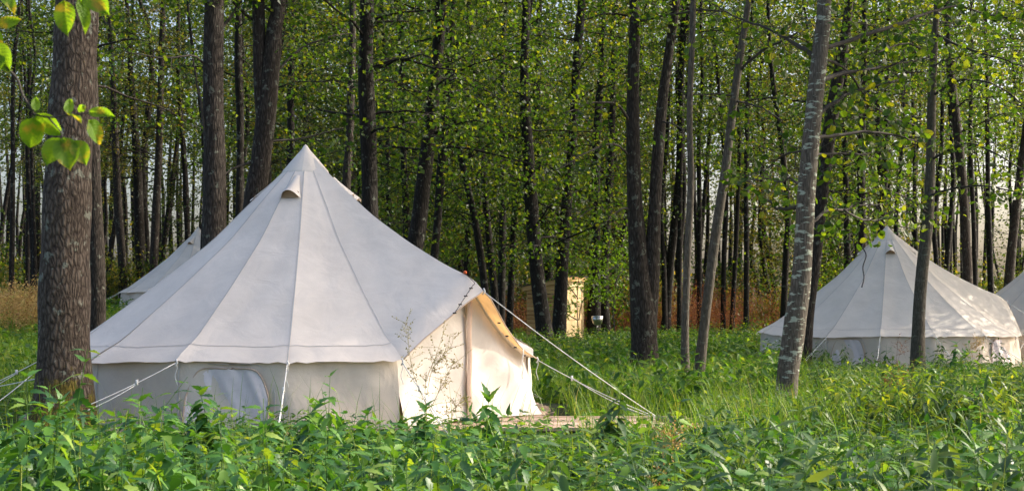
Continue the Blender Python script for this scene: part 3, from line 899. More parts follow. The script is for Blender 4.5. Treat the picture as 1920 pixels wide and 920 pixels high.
# near trees
tree_from_px('alder_tree', 'thickest tree, furrowed bark and mossy foot, left of the largest tent', 12.2,
    [[(116, 815, 136), (118, 770, 118), (121, 715, 103), (122, 600, 96), (124, 500, 92), (127, 400, 88), (130, 300, 86), (136, 180, 82), (141, 60, 79), (142, 0, 77)]],
    'bark_big', G_MID, CR(6.0, 13, 26, 2.0, 14), seg=64, flare=.5, rough=.014, top=14, nring=160)
tree_from_px('alder_tree', 'brown trunk standing just behind the thickest tree', 24, [[(182, 630, 31), (179, 480, 31), (174, 330, 29), (170, 150, 27), (167, 0, 25)]], 'bark_mid', G_MID, CR(4.5, 13, 30, 2.0, 20), seg=20)
tree_from_px('alder_tree', 'stout straight trunk rising behind the left slope of the largest tent', 20, [[(401, 470, 44), (402, 300, 42), (400, 180, 38), (403, 0, 36)]], 'bark_mid', G_MID, CR(5.2, 13, 28, 2.0, 20), seg=24,
    limbs=[([(395, 130, 5), (360, 105, 4), (310, 108, 3), (240, 95, 2)], 2.5, -1.0), ([(412, 60, 8), (430, 40, 6), (460, 5, 4)], 2, 0.5), ([(398, 275, 6), (384, 240, 5), (372, 170, 4), (360, 110, 3)], 1.5, -.3)])
tree_from_px('alder_tree', 'forked trunk behind the peak of the largest tent', 20.5, [[(476, 395, 44), (487, 310, 40), (497, 230, 39), (508, 120, 35), (516, 50, 31), (523, 0, 29)], [(494, 260, 24), (488, 160, 26), (486, 60, 25), (485, 0, 24)]], 'bark_mid', G_MID, CR(5.0, 13, 24, 2.2, 20), seg=22,
    limbs=[([(524, 22, 6), (540, 12, 5), (556, 0, 4)], 1, 0), ([(478, 300, 5), (440, 310, 4), (410, 330, 3)], 1.5, -.4), ([(505, 265, 5), (545, 262, 4), (590, 250, 3), (640, 235, 2)], 3.5, .6), ([(512, 140, 5), (560, 95, 4), (620, 70, 3), (660, 65, 2)], 4, .8)])
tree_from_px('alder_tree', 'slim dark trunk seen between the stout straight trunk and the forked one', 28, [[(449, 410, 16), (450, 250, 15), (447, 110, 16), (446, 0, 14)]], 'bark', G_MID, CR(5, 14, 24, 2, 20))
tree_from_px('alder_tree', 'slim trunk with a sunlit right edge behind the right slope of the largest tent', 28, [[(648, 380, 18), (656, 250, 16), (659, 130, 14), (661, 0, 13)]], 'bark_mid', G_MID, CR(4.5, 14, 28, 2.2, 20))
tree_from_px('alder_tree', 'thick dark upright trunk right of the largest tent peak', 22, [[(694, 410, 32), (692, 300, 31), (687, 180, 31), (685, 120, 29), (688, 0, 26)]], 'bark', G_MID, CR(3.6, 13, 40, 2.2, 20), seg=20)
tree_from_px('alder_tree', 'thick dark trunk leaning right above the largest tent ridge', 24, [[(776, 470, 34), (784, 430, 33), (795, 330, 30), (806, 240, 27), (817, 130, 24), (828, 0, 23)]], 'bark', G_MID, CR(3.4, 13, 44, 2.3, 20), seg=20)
tree_from_px('alder_tree', 'big twin stemmed trunk with joined foot beyond the end of the plank porch', 22, [[(1208, 715, 54), (1208, 650, 50), (1206, 590, 52), (1200, 520, 42), (1195, 450, 35), (1190, 380, 31), (1187, 280, 27), (1187, 150, 24), (1190, 0, 20)], [(1212, 625, 38), (1220, 530, 31), (1226, 420, 24), (1231, 320, 22), (1241, 200, 19), (1253, 110, 17), (1268, 0, 15)]], 'bark_mid', G_MID, CR(4.8, 13, 16, 2.0, 20), seg=24, flare=.35,
    limbs=[([(1184, 235, 6), (1160, 200, 5), (1115, 195, 3), (1060, 215, 2)], 7, -1.2), ([(1184, 300, 5), (1150, 270, 4), (1100, 285, 3), (1040, 320, 2)], 6, -1.0), ([(1235, 225, 5), (1262, 232, 3), (1280, 245, 2)], 3, -.5), ([(1188, 45, 6), (1220, 35, 5), (1300, 20, 4), (1360, 22, 3)], 5, -.6), ([(1190, 400, 4), (1165, 390, 3), (1130, 420, 2)], 3, -.6)])
tree_from_px('alder_tree', 'thinnest grey trunk of the close pair right of the twin stemmed tree', 18, [[(1287, 760, 18), (1284, 640, 15), (1289, 490, 14), (1296, 340, 13), (1293, 210, 12), (1299, 0, 11)]], 'bark_grey', G_MID, CR(5.5, 11, 12, 1.3, 10), seg=14, limbs=[([(1294, 195, 3), (1280, 180, 3), (1262, 172, 2)], 2, 0)])
tree_from_px('alder_tree', 'grey leaning trunk of the close pair right of the twin stemmed tree', 18.2, [[(1304, 760, 24), (1320, 610, 20), (1340, 450, 19), (1360, 320, 18), (1375, 200, 16), (1392, 80, 14), (1404, 0, 12)]], 'bark_grey', G_MID, CR(5.5, 12, 14, 1.6, 10), seg=16,
    limbs=[([(1390, 130, 6), (1430, 98, 5), (1470, 78, 4), (1500, 62, 3)], 5, -.6), ([(1376, 180, 4), (1340, 178, 3), (1302, 175, 2)], 2, 0), ([(1378, 190, 4), (1420, 200, 3), (1470, 225, 2)], 4, -.5), ([(1352, 350, 3), (1375, 345, 2), (1410, 340, 2)], 4, -.4)])
tree_from_px('alder_tree', 'grey trunk with pale lichen spots and long bare limbs left of the right tent', 15.4,
    [[(1472, 790, 48), (1474, 740, 43), (1478, 695, 41), (1487, 640, 41), (1492, 595, 40), (1501, 535, 38), (1507, 440, 35), (1511, 360, 33), (1520, 260, 33), (1528, 180, 31), (1538, 90, 29), (1546, 0, 27)]], 'bark_smooth', G_MID, CR(5.4, 11, 24, 2.2, 12), seg=36, flare=.18, nring=90,
    limbs=[([(1540, 150, 11), (1562, 141, 9), (1605, 127, 7), (1655, 119, 5), (1690, 115, 4), (1750, 108, 2)], 9, 1.0),
           ([(1538, 92, 9), (1600, 72, 8), (1680, 46, 7), (1722, 29, 6), (1757, 17, 5), (1800, 12, 4), (1860, 30, 3), (1930, 42, 2)], 9, 1.7),
           ([(1528, 108, 10), (1500, 90, 8), (1478, 77, 6), (1450, 62, 5), (1405, 42, 4), (1370, 27, 3), (1320, 0, 2)], 7, 1.3),
           ([(1522, 232, 10), (1550, 200, 8), (1576, 184, 7), (1598, 177, 5), (1665, 160, 4), (1700, 155, 2)], 7, 0.8),
           ([(1515, 267, 9), (1545, 258, 8), (1600, 254, 6), (1650, 254, 5), (1697, 260, 4), (1742, 272, 2)], 7, 0.9),
           ([(1512, 294, 7), (1540, 286, 6), (1600, 290, 4), (1632, 288, 3), (1672, 280, 2)], 7, 1.4),
           ([(1506, 402, 10), (1495, 385, 9), (1480, 391, 8), (1455, 387, 6), (1435, 375, 4), (1418, 367, 3)], 5, 1.0),
           ([(1508, 428, 8), (1525, 415, 7), (1550, 397, 6), (1582, 394, 5), (1602, 386, 4), (1662, 382, 2)], 8, 1.2),
           ([(1582, 394, 5), (1605, 409, 4), (1632, 417, 3), (1668, 407, 2)], 5, 1.3),
           ([(1516, 280, 5), (1480, 285, 4), (1450, 300, 3), (1425, 320, 2)], 9, 1.4),
           ([(1510, 350, 5), (1480, 335, 4), (1455, 345, 3), (1432, 335, 2)], 8, 1.1),
           ([(1536, 110, 6), (1580, 130, 5), (1640, 200, 3), (1720, 240, 2)], 7, 1.7)])
tree_from_px('alder_tree', 'dark leaning trunk just behind the lichen spotted tree', 26, [[(1512, 600, 26), (1525, 500, 25), (1540, 380, 24), (1550, 290, 25), (1564, 190, 25), (1579, 98, 21), (1590, 20, 16)]], 'bark_mid', G_MID, CR(4.4, 13, 30, 2.2, 20), seg=18)
tree_from_px('alder_tree', 'slim grey trunk in front of the right tent canopy', 22, [[(1720, 712, 25), (1722, 600, 24), (1730, 500, 23), (1742, 400, 20), (1746, 280, 18), (1748, 150, 15), (1756, 0, 11)]], 'bark_grey', G_MID, CR(4.0, 11, 26, 2.4, 17), seg=18,
    limbs=[([(1742, 370, 6), (1785, 356, 4), (1850, 352, 3), (1915, 365, 2)], 8, -1.5), ([(1746, 300, 5), (1800, 270, 4), (1860, 290, 3), (1920, 330, 2)], 8, -1.5), ([(1740, 400, 4), (1700, 370, 3), (1660, 350, 2)], 7, -1), ([(1748, 180, 5), (1800, 150, 4), (1870, 160, 3), (1930, 200, 2)], 9, -1.5), ([(1750, 110, 5), (1700, 80, 4), (1640, 95, 2)], 7, -1), ([(1752, 60, 5), (1810, 90, 4), (1880, 110, 3), (1940, 130, 2)], 8, -1.5)])

for (x_, y_, lab_, z0_, z1_, nb_) in ((8.7, 15.6, 'unseen alder added outside the right edge to shade the largest tent, nearest the camera', 6.9, 11.2, 90), (8.9, 18.6, 'unseen alder added outside the right edge to shade the largest tent, second nearest', 7.1, 11.6, 90), (14.2, 29.5, 'unseen alder added right of the cut off tent to shade the right tent', 3.4, 10, 130), (13.2, 25.5, 'unseen alder added beside the cut off tent to shade the right tent', 3.2, 10, 120)):  # unseen trees added to shade the tents, crowns set across the sun's path
    q_ = [(960 + x_ / y_ * F, HY + 1.33 / y_ * F, .26 / y_ * F), (960 + (x_ + .1) / y_ * F, HY - 3.2 / y_ * F, .2 / y_ * F), (960 + x_ / y_ * F, HY - 6.5 / y_ * F, .15 / y_ * F)]
    tree_from_px('alder_tree', lab_, y_, [q_], 'bark_smooth', G_MID, CR(z0_, z1_, nb_, 2.9, 26, .12, .36), seg=12)

# second row, each its own trunk
G_BACK = 'dark trunks of the forest edge'
back = [
 ('grey bent trunk nearest the distant tent on its left side', 52, [(231, 540, 16), (226, 450, 16), (222, 400, 16), (218, 300, 14), (214, 210, 11), (208, 90, 9)], 'bark_mid', 0),
 ('dark mossy crooked trunk directly above the left slope of the distant tent', 53, [(266, 530, 20), (262, 440, 20), (258, 330, 18), (254, 250, 15), (246, 150, 11), (240, 40, 8)], 'bark', 1),
 ('tall slightly leaning brown trunk left of the distant tent peak', 52, [(287, 520, 17), (292, 400, 16), (298, 290, 14), (302, 120, 12), (307, 0, 10)], 'bark_mid', 1),
 ('curved thin trunk crossing behind the tall brown one near the distant tent', 55, [(276, 470, 11), (268, 320, 12), (274, 245, 12), (285, 130, 10), (279, 50, 8), (262, 0, 7)], 'bark', 1),
 ('thin dark trunk just right of the distant tent peak', 54, [(352, 450, 11), (348, 340, 11), (338, 200, 9), (334, 60, 7)], 'bark', 0),
 ('thin trunk just left of the stout straight trunk', 44, [(380, 460, 9), (384, 350, 9), (378, 220, 7)], 'bark', 0),
 ('short looking dark trunk above the tip of the largest tent', 38, [(545, 310, 15), (546, 240, 14), (545, 160, 13), (548, 40, 9)], 'bark', 2),
 ('dark trunk half hidden behind the forked tree', 33, [(503, 400, 15), (503, 300, 14), (510, 180, 11), (530, 60, 9)], 'bark', 1),
 ('very thin trunk between the two thick dark trunks over the ridge', 42, [(730, 430, 10), (726, 250, 9), (722, 120, 7), (716, 20, 6)], 'bark', 2),
 ('thin wavy trunk close beside the thick leaning one, on its left', 34, [(763, 450, 15), (757, 300, 12), (754, 150, 12), (751, 0, 9)], 'bark', 2),
 ('dark trunk leaning right close beside the thick leaning one, on its right', 32, [(814, 490, 15), (820, 420, 15), (828, 305, 16), (837, 194, 14), (846, 80, 10), (850, 0, 8)], 'bark', 2),
 ('thin trunk leaning left above the awning peak', 33, [(911, 560, 15), (900, 470, 14), (884, 382, 13), (864, 294, 12), (850, 205, 9), (842, 100, 7)], 'bark', 2),
 ('thin trunk with a gentle curve above the upper guy rope', 36, [(928, 560, 15), (920, 480, 14), (911, 382, 13), (899, 235, 12), (886, 80, 10), (878, 0, 9)], 'bark', 2),
 ('straight thin trunk left of the outhouse, second from it', 38, [(940, 560, 14), (942, 440, 13), (943, 352, 12), (940, 205, 10), (946, 40, 8)], 'bark', 2),
 ('short thin dark trunk just left of the awning peak', 44, [(875, 520, 11), (878, 420, 10), (882, 294, 8), (890, 150, 7)], 'bark', 2),
 ('slim trunk leaning right beside the left wall of the outhouse', 44, [(957, 560, 12), (963, 430, 11), (971, 330, 11), (980, 200, 9)], 'bark', 2),
 ('thick dark trunk leaning across the left wall of the outhouse', 32, [(1024, 648, 34), (1018, 600, 28), (1007, 510, 26), (996, 382, 24), (989, 264, 20), (983, 147, 16), (987, 0, 14)], 'bark', 3),
 ('dark trunk rising from behind the outhouse roof', 46, [(1030, 560, 17), (1024, 450, 16), (1014, 352, 14), (1007, 205, 13), (1011, 0, 10)], 'bark', 3),
 ('dark trunk curving up right in front of the outhouse corner', 34, [(1047, 650, 30), (1049, 600, 25), (1055, 487, 22), (1064, 364, 18), (1074, 252, 16), (1081, 117, 15), (1091, 0, 14)], 'bark', 3),
 ('dark trunk with the metal washstand hanging on it', 41, [(1112, 650, 29), (1114, 580, 24), (1117, 500, 18), (1118, 282, 15), (1128, 117, 12), (1131, 0, 10)], 'bark', 3),
 ('dark trunk standing to the right of the washstand', 42, [(1138, 645, 22), (1134, 580, 18), (1134, 500, 15), (1142, 352, 15), (1148, 220, 12), (1150, 60, 9)], 'bark', 3),
 ('dark slim trunk with an upward kink, left of the lichen spotted tree', 38, [(1470, 585, 14), (1474, 480, 12), (1477, 391, 11), (1464, 260, 10), (1455, 196, 10), (1445, 110, 8), (1440, 0, 7)], 'bark', 2),
 ('dark trunk nearest the left slope of the right tent', 36, [(1590, 540, 14), (1589, 480, 13), (1584, 261, 11), (1586, 100, 9)], 'bark', 2),
 ('thicker dark trunk beside the left slope of the right tent', 34, [(1618, 520, 17), (1617, 440, 16), (1615, 313, 15), (1619, 163, 13), (1621, 0, 10)], 'bark', 2),
 ('dark trunk directly behind the tip of the right tent', 36, [(1652, 470, 15), (1656, 380, 14), (1660, 293, 13), (1665, 130, 10), (1668, 0, 8)], 'bark', 2),
 ('brown curved trunk above the right slope of the right tent', 33, [(1815, 540, 19), (1814, 480, 18), (1805, 350, 17), (1791, 215, 17), (1781, 117, 13), (1776, 0, 10)], 'bark_mid', 2),
 ('thin trunk hugging the right side of the brown curved one', 38, [(1829, 540, 11), (1826, 440, 10), (1820, 293, 9), (1822, 120, 7)], 'bark', 2),
 ('thin leaning trunk between the slim grey and the brown curved trunk', 42, [(1774, 510, 11), (1783, 400, 10), (1788, 330, 9), (1780, 180, 8)], 'bark', 2),
 ('thin dark trunk with bushy foot near the cut off tent', 40, [(1858, 550, 12), (1855, 430, 11), (1852, 326, 9), (1850, 160, 8)], 'bark', 2),
 ('brown trunk leaning right behind the cut off tent', 36, [(1889, 560, 19), (1895, 490, 18), (1906, 391, 17), (1918, 287, 15), (1935, 130, 12)], 'bark_mid', 2),
 ('thin dark trunk right of the slim grey trunk', 44, [(1756, 500, 10), (1752, 420, 10), (1764, 300, 8), (1768, 150, 7)], 'bark', 2),
 ('thin dark trunk right of the right tent tip', 46, [(1682, 470, 9), (1681, 400, 8), (1690, 280, 8)], 'bark', 2),
 ('bowed thin trunk in the open gap right of the grey leaning one', 46, [(1374, 570, 9), (1378, 500, 9), (1383, 391, 8), (1386, 260, 7)], 'bark', 0),
 ('straight dark thin trunk in the open gap, thickest there', 44, [(1399, 570, 11), (1400, 450, 10), (1399, 320, 9), (1402, 180, 8)], 'bark', 0),
 ('dark thin trunk showing just right of the leaning grey pair trunk', 46, [(1356, 570, 10), (1358, 470, 10), (1362, 360, 8), (1350, 200, 7)], 'bark', 0),
 ('thin trunk between the twin stemmed tree and the close pair', 44, [(1274, 560, 10), (1275, 420, 9), (1276, 280, 9), (1280, 120, 7)], 'bark', 0),
 ('thin trunk seen between the two trunks of the close pair', 47, [(1311, 560, 9), (1312, 420, 9), (1310, 260, 8)], 'bark', 0),
 ('thin trunk close to the right of the twin stemmed tree', 45, [(1246, 560, 10), (1244, 480, 9), (1240, 400, 8), (1250, 280, 7)], 'bark', 0),
 ('dark thin trunk at the far left edge beyond the golden weeds', 44, [(22, 530, 10), (23, 430, 9), (24, 300, 8), (26, 120, 7)], 'bark', 0),
 ('dark thin trunk beyond the golden weeds, close to the thickest tree', 46, [(66, 530, 9), (64, 450, 8), (61, 360, 7), (58, 200, 6)], 'bark', 0),
 ('thin trunk beyond the golden weeds, between two darker ones', 50, [(52, 530, 8), (53, 440, 8), (54, 330, 7)], 'bark', 0),
]
KIND = {0: CR(5.0, 15, 20, 2.2, 17, .095, .24), 1: CR(4.4, 15, 20, 2.4, 17, .095, .24, mat='leaf_yellow'), 2: CR(2.3, 15, 44, 2.5, 18, .095, .22), 3: CR(2.0, 15, 48, 2.5, 18, .095, .22)}
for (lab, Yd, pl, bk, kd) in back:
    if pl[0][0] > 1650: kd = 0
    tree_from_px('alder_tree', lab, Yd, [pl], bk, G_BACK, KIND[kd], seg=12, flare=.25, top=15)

# low leafy boughs in front of the outhouse
# ------------------------------------------------------------------ deep forest: shared trunk and crown meshes
def proto_tree(seed, zmin, h, nb, n, mat, size=.12):
    global RNG
    RNG = np.random.default_rng(seed)
    nn = 24
    z = np.linspace(-.2, h, nn)
    a, b = RNG.uniform(-1.0, 1.0, 2)
    pts = np.column_stack([a * np.sin(z / h * 3) + .1 * np.sin(z), b * np.sin(z / h * 2.5), z])
    pts[:, :2] -= pts[0, :2]
    rad = np.interp(z, [-.2, .6, h], [.15, .105, .015])
    mb = MB(); stem(mb, pts, rad, 9, .3)
    c = crown_branches(pts, rad, zmin, h, nb, 2.3, mb)
    lm = MB(); leaf_cloud(lm, RH, c, n, .26, size, flat=.4)
    tme = np_mesh('trunk', np.concatenate(mb.v), [np.concatenate(x) for x in mb.f.values()], M['bark'])
    cme = np_mesh('crown', np.concatenate(lm.v), [np.concatenate(x) for x in lm.f.values()], M[mat], False)
    return tme, cme
protos_open = [proto_tree(31, 6.0, 18, 24, 14, 'leaf_far'), proto_tree(32, 7.4, 19, 24, 14, 'leaf_yellow'), proto_tree(33, 7.0, 18, 24, 14, 'leaf_far')]
protos_bushy = [proto_tree(34, 1.2, 18, 50, 17, 'leaf_far'), proto_tree(35, 1.8, 19, 50, 17, 'leaf_far'), proto_tree(36, 1.6, 17, 46, 17, 'leaf_yellow')]
RNG = np.random.default_rng(5)
DL = 'thin dark tree deep in the forest, one of many lost behind the nearer trunks'
placed = []
tries = 0
while len(placed) < 128 and tries < 4000:
    tries += 1
    Yd = RNG.uniform(43, 78)
    px = RNG.uniform(-420, 2150)
    x = (px - 960) / F * Yd
    if any((x - a) ** 2 + (Yd - b) ** 2 < 2.0 for a, b in placed): continue
    if abs(px - 1075) < 60 and Yd < 46: continue
    if abs(px - 300) < 160 and Yd < 56: continue
    dx_ = x - 2.0
    if 0 < dx_ < 17 and abs(Yd - (40.2 + .25 * dx_)) < 2.6: continue
    placed.append((x, Yd))
    open_ = px < 470 or 1230 < px < 1420 or px > 1640
    tm_, cm_ = (protos_open if (open_ and RNG.uniform() < .85) else protos_bushy)[RNG.integers(0, 3)]
    s_ = RNG.uniform(.75, 1.15)
    r_ = empty('forest_tree', (x, Yd, float(gz(x, Yd)))); tag(r_, DL, 'tree', 'thin trees deep in the forest')
    r_.rotation_euler = (RNG.normal(0, .035), RNG.normal(0, .035), RNG.uniform(0, 6.28)); r_.scale = (s_ * RNG.uniform(.8, 1.3),) * 2 + (s_,)
    for nm, me in (('trunk', tm_), ('crown', cm_)):
        o = bpy.data.objects.new(nm, me); COL.objects.link(o); o.parent = r_

# understory shrubs
def proto_shrub(seed, mat):
    global RNG
    RNG = np.random.default_rng(seed)
    mb = MB(); cents = []
    for k in range(9):
        az = RNG.uniform(0, 6.28); L = RNG.uniform(.8, 1.7)
        t = np.linspace(0, 1, 6)
        pts = np.outer(t * L * .5, [math.cos(az), math.sin(az), 0]) + np.outer(L * (t - .15 * t ** 2), [0, 0, 1])
        mb.tube(pts, np.linspace(.014, .004, 6), 5, cap=False)
        for f in range(2, 6):
            for s_ in range(3): cents.append(pts[f] + RNG.normal(size=3) * [.22, .22, .15])
    lm = MB(); leaf_cloud(lm, RH, np.array(cents), 9, .13, .085)
    return (np_mesh('stem', np.concatenate(mb.v), [np.concatenate(x) for x in mb.f.values()], M['twig']),
            np_mesh('foliage', np.concatenate(lm.v), [np.concatenate(x) for x in lm.f.values()], M[mat], False))
shr = [proto_shrub(51, 'leaf'), proto_shrub(52, 'leaf'), proto_shrub(53, 'leaf_yellow')]
RNG = np.random.default_rng(9)
spots = []
for k in range(54):
    Yd = RNG.uniform(40, 66); px = RNG.uniform(-200, 2100)
    if 960 < px < 1180 and Yd < 44: Yd += 6
    if 150 < px < 470 and Yd < 53: Yd += 12
    spots.append((px, Yd))
for px, Yd in spots:
    x = (px - 960) / F * Yd
    r_ = empty('shrub', (x, Yd, float(gz(x, Yd)))); tag(r_, 'low leafy bush between the trunks at the back of the clearing', 'shrub', 'bushes under the forest edge')
    s_ = RNG.uniform(.9, 1.8); r_.scale = (s_, s_, s_ * RNG.uniform(.9, 1.4)); r_.rotation_euler = (0, 0, RNG.uniform(0, 6.28))
    st_, fo_ = shr[RNG.integers(0, 3)]
    for nm, me in (('stem', st_), ('foliage', fo_)):
        o = bpy.data.objects.new(nm, me); COL.objects.link(o); o.parent = r_
for (px, py, Yd, sc_) in ((1004, 690, 25, .42), (1060, 672, 29, .5), (1128, 690, 26, .40), (1158, 668, 31, .5), (1246, 650, 33, .55), (1270, 700, 23, .32), (1372, 632, 36, .6), (1415, 660, 31, .5), (1440, 640, 33, .6), (1345, 720, 20, .3)):
    x = (px - 960) / F * Yd
    r_ = empty('shrub', (x, Yd, float(gz(x, Yd)))); tag(r_, 'knee high leafy bush in the sunny grass right of the largest tent', 'shrub', 'low bushes in the sunny grass')
    r_.scale = (sc_ * 1.3, sc_ * 1.3, sc_); r_.rotation_euler = (0, 0, RNG.uniform(0, 6.28))
    st_, fo_ = shr[RNG.integers(0, 2)]
    for nm, me in (('stem', st_), ('foliage', fo_)):
        o = bpy.data.objects.new(nm, me); COL.objects.link(o); o.parent = r_
# leafy saplings by the outhouse
for (px, py, Yd, lab, n_) in ((1085, 640, 37, 'leafy sapling covering the upper part of the outhouse door', 0), (1155, 640, 36, 'leafy sapling arching over the metal washstand', 1)):
    b_ = P(px, py, Yd); b_[2] = float(gz(b_[0], Yd))
    r_ = empty('sapling', b_); tag(r_, lab, 'sapling')
    mb = MB(); cs = []
    tops_ = [[(1085, 640), (1082, 560), (1090, 500), (1110, 450)], [(1085, 600), (1095, 560), (1130, 545), (1148, 560)], [(1084, 560), (1060, 520), (1068, 470)], [(1086, 520), (1120, 490), (1150, 480)], [(1083, 600), (1060, 585), (1048, 560)]] if n_ == 0 else \
            [[(1155, 640), (1150, 580), (1158, 500), (1150, 430)], [(1152, 560), (1130, 530), (1105, 525)], [(1154, 530), (1175, 480), (1180, 440)]]
    for pl in tops_:
        p3 = spline([P(a, b, Yd + RNG.uniform(-.3, .3)) for a, b in pl], 14)
        if pl is tops_[0]: p3[0] = b_
        mb.tube(p3, np.linspace(.016, .005, 14), 6)
        for q in p3[5:]:
            for s_ in range(3): cs.append(q + RNG.normal(size=3) * [.16, .16, .14])
    mb.build('trunk', M['twig'], r_); lm = MB(); leaf_cloud(lm, RH, np.array(cs), 6, .09, .09); lm.build('crown', M['leaf_near'], r_, smooth=False)

# distant wood behind everything, one mass
RNG = np.random.default_rng(77)
fm = MB()
for k in range(230):
    Yd = RNG.uniform(85, 130); px = RNG.uniform(-100, 2020); x = (px - 960) / F * Yd
    h = RNG.uniform(13, 18); z0 = float(gz(x, Yd))
    fm.tube(np.array([[x, Yd, z0 - .2], [x + RNG.uniform(-.3, .3), Yd, z0 + h * .5], [x + RNG.uniform(-.6, .6), Yd, z0 + h]]), [.17, .12, .03], 6)
fw = fm.build('distant_forest', M['bark'])
tag(fw, kind='stuff')
lm = MB()
cs = []
for k in range(2300):
    Yd = RNG.uniform(84, 132); px = RNG.uniform(-120, 2040); x = (px - 960) / F * Yd
    zz = RNG.uniform(0, 1) ** .8 * 17
    if 2 < zz < 13 and (px < 480 or 1220 < px < 1460 or px > 1640) and RNG.uniform() < .96: continue
    if zz < 6 and RNG.uniform() < .5: zz = RNG.uniform(0, 2.6)
    cs.append((x, Yd, zz))
for k in range(1500):
    Yd = RNG.uniform(84, 110); px = RNG.uniform(470, 1230); cs.append(((px - 960) / F * Yd, Yd, RNG.uniform(2, 22)))
for k in range(2600):
    Yd = RNG.uniform(84, 132); px = RNG.uniform(-120, 2040); cs.append(((px - 960) / F * Yd, Yd, RNG.uniform(8.5 if 480 < px < 1220 else 12, 27)))
leaf_cloud(lm, RH, np.array(cs), 26, .75, .34)
lf = lm.build('distant_foliage', M['leaf_far'], smooth=False); tag(lf, kind='stuff')

# ------------------------------------------------------------------ washstand, stump
ws = empty('washstand', P(1120, 655, 39.3)); tag(ws, 'small metal hand basin hanging on a dark trunk beside the outhouse', 'washstand')
c_ = P(1120, 600, 39.3)
def lathe(prof, c, seg=24):
    a = np.linspace(0, 2 * np.pi, seg + 1); pr = np.array(prof)
    return np.stack([np.outer(pr[:, 0], np.cos(a)) + c[0], np.outer(pr[:, 0], np.sin(a)) + c[1], np.repeat(pr[:, 1][:, None], seg + 1, 1) + c[2]], -1)
m = MB(); m.grid(lathe([(.001, -.13), (.07, -.13), (.12, -.09), (.15, .0), (.155, .08), (.15, .085)], c_)); m.build('basin', M['steel'], ws)
m = MB(); m.grid(lathe([(.16, .085), (.165, .10), (.15, .12), (.001, .13)], c_)); m.build('lid', M['steel'], ws)
m = MB(); m.tube(np.array([c_ + [0, 0, -.13], c_ + [0, 0, -.25]]), .02, 8); m.build('spout', M['steel'], ws)
m = MB(); m.tube(np.array([c_ + [0, .14, .03], c_ + [0, .5, .05], c_ + [-.1, 1.0, .05]]), .015, 6); m.build('bracket', M['dark'], ws)
sb = P(1162, 648, 38); sb[2] = float(gz(sb[0], 38))
tz = CZ - (643 - HY) / F * 38
sp_ = empty('tree_stump', sb); tag(sp_, 'low sawn tree stump right of the washstand', 'stump')
m = MB(); zz = np.linspace(sb[2] - .05, tz, 6); stem(m, np.column_stack([np.full(6, sb[0]), np.full(6, sb[1]), zz]), np.linspace(.22, .17, 6), 16, .2); m.build('trunk', M['bark_mid'], sp_)
m = MB(); m.grid(lathe([(.001, .006), (.15, .004), (.165, -.01)], (sb[0], sb[1], tz + .004))); m.build('cut_face', M['endgrain'], sp_)

# ------------------------------------------------------------------ ground cover
def blocked(x, y):
    b = np.zeros(len(x), bool)
    for (cx, cy, r) in ((MT['cx'], MT['cy'], 2.62), (rt.location.x, 28.3, 2.6), (P(1994, 550, 30.5)[0], 30.5, 2.6), (P(372, 550, 47)[0], 47.0, 2.6)):
        b |= (x - cx) ** 2 + (y - cy) ** 2 < r * r
    b |= (np.abs(x - MT['cx']) < 2.75) & (np.abs(y - MT['cy']) < 2.7)
    b |= (x > -.7) & (x < 1.72) & (y > 12.78) & (y < 13.92)
    b |= (np.abs(x - SX - .3) < 1.2) & (y > 36.5) & (y < 40) & (np.sin(x * 91.7 + y * 57.3) < .75)
    b |= (np.abs(x - SX) < 1.2) & (y > 39.8) & (y < 41.6)
    b |= (x - P(118, 0, 12.2)[0]) ** 2 + (y - 12.2) ** 2 < .30 ** 2
    return b

def scatter(n, y0, y1, p0=-60, p1=1980, power=1.0):
    """uniform over ground area inside the view wedge between pixel columns"""
    Yv = np.sqrt(RNG.uniform(y0 ** 2, y1 ** 2, n)); px = RNG.uniform(p0, p1, n)
    x = (px - 960) / F * Yv
    k = ~blocked(x, Yv)
    return x[k], Yv[k], px[k]

NETTLE = leaf_strip([.02, .13, .18, .185, .165, .135, .10, .065, .03, 0], .36, .05, .2)
NETTLE_S = leaf_strip([.02, .20, .18, .09, 0], .30, .06)
WILLOW = leaf_strip([.02, .09, .125, .12, .09, .05, 0], .22, .035)
WILLOW_S = leaf_strip([.02, .12, .11, 0], .22, .035)

